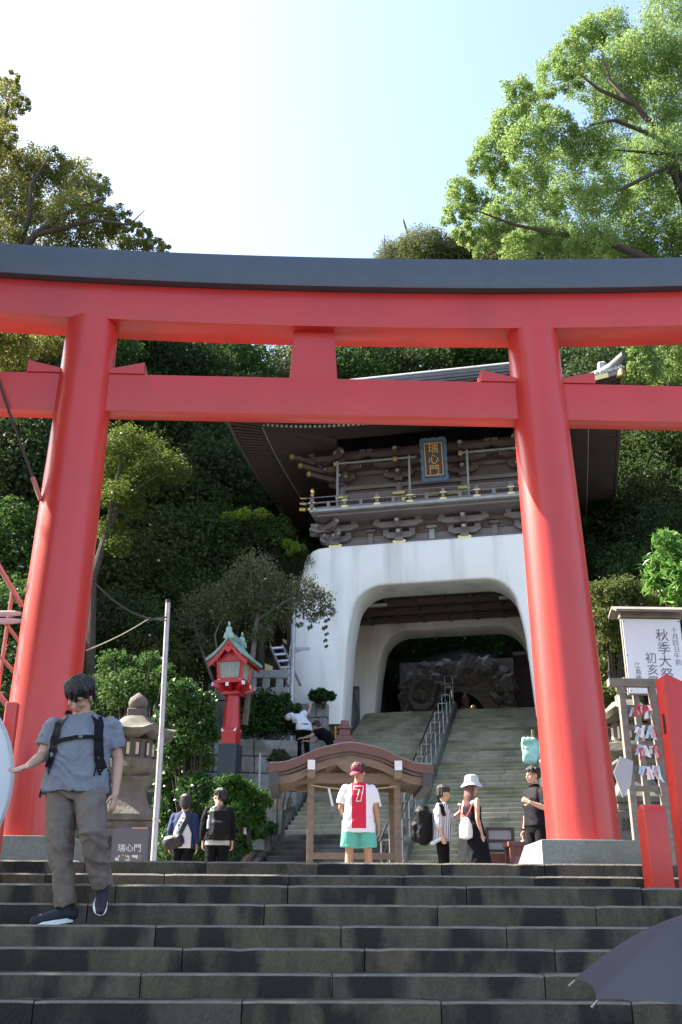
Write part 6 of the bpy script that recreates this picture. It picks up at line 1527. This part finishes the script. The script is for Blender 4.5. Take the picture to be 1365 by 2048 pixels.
MB().strip([hd+f_*(.08*math.cos(a))+x_*(.085*math.sin(a))+z_*.03 for a in (-1, -.5, 0, .5, 1)], [hd+f_*(.17*math.cos(a))+x_*(.09*math.sin(a))+z_*.02 for a in (-1, -.5, 0, .5, 1)]).build('brim', M_ncap, cap, True); face_bits(hd, J['face'], p3, k)
M_bag = mat('grey_black_bag', (.012, .012, .014), .5, .3, 6, .2, 20)
mb = MB(); mb.cbox((.11, .20, .83), (.36, .14, .22), .06, Matrix.Rotation(rad(14), 3, 'Y')); bg3 = remeshed(mb, 'shoulder_bag', M_bag, p3, .014, 4, .008, .1)
strap(p3, sr, [(-.12, .3, 1.28), (-.07, .3, 1.15), (-.01, .3, 1.02), (.05, .3, .9)], (0, -1, 0), M_bag, .036, 'bag_strap', .01)
M_pr = mat('navy_print', (.03, .045, .14), .8)
for (a, b, c, d) in ((-.07, .02, 1.19, 1.205), (-.06, -.035, 1.12, 1.14), (.0, .03, 1.12, 1.145), (-.045, .0, 1.085, 1.115), (.035, .065, 1.07, 1.10), (-.02, .02, 1.045, 1.062), (.045, .06, 1.03, 1.05)): patch(p3, sr, grid_poly(a, b, c, d, 3), lambda x, z: (x, .5, z), (0, -1, 0), M_pr, 'shirt_print')

# 4 -- man in black with black backpack, looking left
q = at(437, 1650, 16.6)
p4, J, k = person('man in black jacket with black backpack and glasses, seen from behind', (q.x, 16.6, PLAZA), rad(180), 1.63, dict(face=(.95, -.30, .02), curl=.5), 1.10)
s4 = shirt(p4, J, k, M_black, 1.1, 1.9, .03, 1.12, wr=.008, slw=1.15, name='jacket'); shirt(p4, J, k, mat('grey_tee', (.42, .40, .41), .85), 1.1, .3, .11, 1.03, wr=.004, name='undershirt'); trousers(p4, J, k, M_black, 1.1, 1.95); shoes(p4, J, k, M_black)
hd = Vector(J['head'])*k; hair_cap(hd, J['face'], p4, M_hair, k*1.02, fringe=.01, seed=13); face_bits(hd, J['face'], p4, k, glasses=True)
backpack(p4, (-.045, .235, 1.08), (.33, .21, .50), M_blkbag); MB().lathe([(.030, 0), (.032, .10), (.028, .13), (.014, .15), (.014, .17)], 12, (.125, .25, 1.0)).build('water_bottle', mat('clear_bottle', (.45, .55, .60), .1, spec=.8), p4, True); MB().tube([(.125, .25, 1.17), (.125, .25, 1.20)], .017, 10).build('bottle_cap', M_white, p4)
ch = MB().ell((.03, .35, .92), (.022, .02, .022), 10, 8).build('charm', mat('red_charm', (.6, .08, .04), .6), p4, True); MB().ell((-.005, .355, .915), (.024, .02, .026), 10, 8).build('charm', mat('violet_charm', (.3, .16, .45), .6), p4, True); MB().tube([(.015, .35, 1.0), (.012, .352, .93)], .003, 5).build('charm_cord', M_steel, p4)

# 5 -- man in striped shirt with black backpack
q = at(884, 1650, 15.6)
M_strp = bpy.data.materials.new('striped_shirt_cloth'); M_strp.use_nodes = True; nt = M_strp.node_tree; b_ = nt.nodes['Principled BSDF']; b_.inputs['Roughness'].default_value = .85
tcn = nt.nodes.new('ShaderNodeTexCoord'); wv_ = nt.nodes.new('ShaderNodeTexWave'); wv_.bands_direction = 'Y'; wv_.inputs['Scale'].default_value = 13; wv_.inputs['Distortion'].default_value = .4; rp_ = nt.nodes.new('ShaderNodeValToRGB'); rp_.color_ramp.elements[0].position = .62; rp_.color_ramp.elements[0].color = (.70, .71, .76, 1); rp_.color_ramp.elements[1].position = .78; rp_.color_ramp.elements[1].color = (.05, .055, .12, 1)
nt.links.new(tcn.outputs['Object'], wv_.inputs[0]); nt.links.new(wv_.outputs[0], rp_.inputs[0]); nt.links.new(rp_.outputs[0], b_.inputs['Base Color'])
pose = dict(face=(0, -1, -.10), head=(0, -.05, 1.60), neck=(0, -.02, 1.455), Le=(.26, -.10, 1.16), Lw=(.19, -.30, 1.33), Lhd=(-.35, -.2, 1), Lhn=(-.3, -1, 0), Re=(-.24, .03, 1.14), Rw=(-.25, -.02, .90), Rhd=(.1, -.35, -1), curl=.9)
p5, J, k = person('man in striped shirt with black backpack raising a hand to his face', (q.x, 15.6, PLAZA), rad(78), 1.60, pose, 1.05)
s5 = shirt(p5, J, k, M_strp, 1.05, 1.45, .10, 1.12, wr=.006, slw=1.15); trousers(p5, J, k, M_black, 1.05, 1.95); shoes(p5, J, k, M_black)
hd = Vector(J['head'])*k; hair_cap(hd, J['face'], p5, M_hair, k*1.02, fringe=.02, back=.0, seed=17, vol=1.0); face_bits(hd, J['face'], p5, k)
backpack(p5, (-.07, .27, 1.0), (.36, .26, .56), M_blkbag); strap(p5, s5, [(-.5, .02, 1.36), (-.5, -.03, 1.25), (-.5, -.06, 1.12)], (1, 0, 0), M_blkbag, .026, 'strap', .01); MB().tube([(-.17, .18, 1.15), (-.2, .2, 1.3), (-.14, .1, 1.4)], .013, 8, ell=.5).build('strap', M_blkbag, p5, True)
wbm = MB().capsule([(-.22, .0, .80), (-.23, .13, .735)], [.028, .030], 12).build('held_bottle', mat('clear_bottle', (.45, .55, .60), .1), None, True); wbm.location = p5.location; wbm.rotation_euler = p5.rotation_euler; tag(wbm, 'clear plastic bottle held by the man in the striped shirt', 'bottle')

# 6 -- woman with bucket hat, black dress and white drawstring bag
q = at(945, 1640, 15.2)
p6, J, k = person('woman in black dress and pale bucket hat with long reddish hair', (q.x, 15.2, PLAZA), rad(118), 1.62, dict(face=(.10, -1, .02), Ls=(.165, .01, 1.41), Rs=(-.165, .01, 1.41), Le=(.20, .04, 1.13), Re=(-.20, .05, 1.13), Rw=(-.21, -.02, .88), Lw=(.21, -.02, .88), neck=(0, .01, 1.46)), .88)
M_dress = mat('black_dress', (.006, .007, .010), .8, .3, 5, .15, 12, spec=.15, stretch=(3, 3, .3)); mb = MB()
ring_loft(mb, [((0, .01, .30), (.30, 0, 0), (0, .25, 0)), ((0, .0, .60), (.235, 0, 0), (0, .20, 0)), ((0, 0, .88), (.190, 0, 0), (0, .155, 0)), ((0, 0, 1.03), (.140, 0, 0), (0, .115, 0)), ((0, 0, 1.12), (.140, 0, 0), (0, .118, 0)), ((0, -.01, 1.22), (.150, 0, 0), (0, .122, 0)), ((0, 0, 1.29), (.10, 0, 0), (0, .085, 0))], 26)
for s in (-1, 1): mb.tube([(s*.09, -.06, 1.22), (s*.10, -.01, 1.335), (s*.085, .06, 1.24)], .02, 8)
dress = remeshed(mb, 'dress', M_dress, p6, .011, 3, .008, .1)
shoes(p6, J, k, M_black); hd = Vector(J['head'])*k; hair_cap(hd, J['face'], p6, M_hair2, k*1.0, long=.30, seed=23); face_bits(hd, J['face'], p6, k)
M_hat = mat('pale_hat_cloth', (.52, .56, .57), .85, .05, 8); mb = MB(); pr = [(.158, -.035), (.150, -.02), (.108, .03), (.102, .085), (.088, .125), (.05, .14), (.005, .142)]
base = len(mb.v); n = 28
for (r_, z) in pr:
    for i in range(n): w = 2*math.pi*i/n; wob = (.012*math.sin(3*w+.5) if z < .0 else 0); mb.v.append((hd.x+r_*math.cos(w)*.97, hd.y-.005+r_*math.sin(w)*1.06, hd.z+.045+z+wob+.12*r_*0-(hd.y*0)))
for j in range(len(pr)-1):
    for i in range(n): mb.f.append((j*n+i, j*n+(i+1) % n, (j+1)*n+(i+1) % n, (j+1)*n+i))
hat = mb.build('bucket_hat', M_hat, p6, True)
db = thing('drawstring_bag', 'white drawstring bag with red cords on the hip of the woman in black', 'bag', p6.location, p6.rotation_euler.z)
mb = MB(); mb.lathe([(.06, .0), (.115, .02), (.125, .09), (.115, .19), (.075, .27), (.045, .30)], 20, (0, 0, 0), sx=1.0, sy=.62); bgm = mb.build('pouch', mat('cream_canvas', (.70, .68, .64), .85, .05, 10), db, True); bgm.location = (-.15, .235, .76)
for P in ([(-.15, .235, 1.06), (-.16, .16, 1.15), (-.13, .09, 1.26)], [(-.15, .235, 1.06), (-.02, .20, 1.12), (.14, .12, 1.22)]): MB().tube(P, .008, 6).build('red_cord', mat('red_cord', (.55, .02, .05), .7), db, True)

# 7 -- man in black shirt behind the right pillar
q = at(1072, 1620, 14.3)
p7, J, k = person('man with glasses in black shirt half hidden by the right pillar', (q.x, 14.3, PLAZA), rad(-62), 1.68, dict(face=(-.12, -1, -.05), Le=(.24, -.02, 1.14), Lw=(.14, -.22, 1.22), Lhd=(-.8, -.4, .4), Lhn=(0, -1, 0), Rw=(-.25, -.03, .86), curl=.5), 1.02)
s7 = shirt(p7, J, k, mat('black_uniform', (.008, .007, .011), .75, .2, 8, .1, 30, spec=.15), 1.02, .78, .02, 1.06, wr=.006); trousers(p7, J, k, M_black, 1.02, 1.95); shoes(p7, J, k, M_black)
hd = Vector(J['head'])*k; hair_cap(hd, J['face'], p7, M_hair, k*1.0, fringe=-.005, back=-.02, seed=27); face_bits(hd, J['face'], p7, k, glasses=True); MB().tube([tuple(Vector(J['Rw'])*k+Vector((.033*math.cos(a), .033*math.sin(a), .03))) for a in [i*math.pi/6 for i in range(13)]], .009, 6, False).build('wrist_watch', M_blkbag, p7, True)
MB().tube([tuple(Vector((.062*math.cos(a), .058*math.sin(a)-.0, 1.475))*k) for a in [i*math.pi/8 for i in range(17)]], .022, 8, False).build('collar', M_black, p7, True)

# 8, 9 -- two men at the stone footing
q = at(612, 1445, 28.2); zf = 4.25
pose = dict(hip=(0, 0, .93), waist=(0, -.05, 1.05), chest=(.08, -.22, 1.20), neck=(.16, -.36, 1.32), head=(.22, -.47, 1.30), face=(.5, -.85, -.5), Ls=(.28, -.22, 1.30), Le=(.40, -.42, 1.22), Lw=(.42, -.52, 1.42), Rs=(-.02, -.38, 1.36), Re=(-.22, -.40, 1.42), Rw=(-.30, -.46, 1.60), Lhd=(0, -.5, .8), Rhd=(0, -.4, 1), Lhn=(0, -1, 0), Rhn=(0, -1, 0), Lk=(.12, -.08, .5), Rk=(-.1, -.06, .5))
p8, J, k = person('man in white shirt leaning over the stone footing beside the gate', (q.x-.05, 28.3, zf), rad(195), 1.85, pose, 1.05, None, .012)
shirt(p8, J, k, M_white, 1.05, .7, .08, 1.12, wr=.01, slw=1.2); trousers(p8, J, k, M_black, 1.05, 1.95); shoes(p8, J, k, M_black); hair_cap(Vector(J['head'])*k, J['face'], p8, M_hair, k, seed=31)
q = at(640, 1475, 28.0)
pose = dict(hip=(-.05, .26, .80), waist=(-.02, .19, .94), chest=(.03, .04, 1.12), neck=(.06, -.08, 1.28), head=(.08, -.19, 1.36), face=(.1, -1, -.45), Ls=(.22, -.03, 1.22), Le=(.30, -.28, 1.06), Lw=(.22, -.50, 1.04), Rs=(-.12, -.03, 1.22), Re=(-.2, -.32, 1.0), Rw=(-.1, -.52, 1.02), Lhd=(0, -1, 0), Rhd=(0, -1, 0), Lhn=(0, 0, 1), Rhn=(0, 0, 1), Lh=(.06, .28, .80), Rh=(-.14, .28, .80), Lk=(.08, .02, .48), Rk=(-.16, .02, .48), La=(.08, .20, .09), Ra=(-.15, .20, .09), Lt=(.08, .02, .03), Rt=(-.15, .02, .03))
p9, J, k = person('man in black printed shirt bending forward beside the stone footing', (q.x+.12, 27.8, 3.75), rad(70+180), 1.86, pose, 1.05, None, .012)
s9 = shirt(p9, J, k, M_black, 1.05, .6, .06, 1.12, wr=.01, slw=1.15); trousers(p9, J, k, M_black, 1.05, 1.95); shoes(p9, J, k, M_black); hair_cap(Vector(J['head'])*k, J['face'], p9, M_hair, k, seed=33)
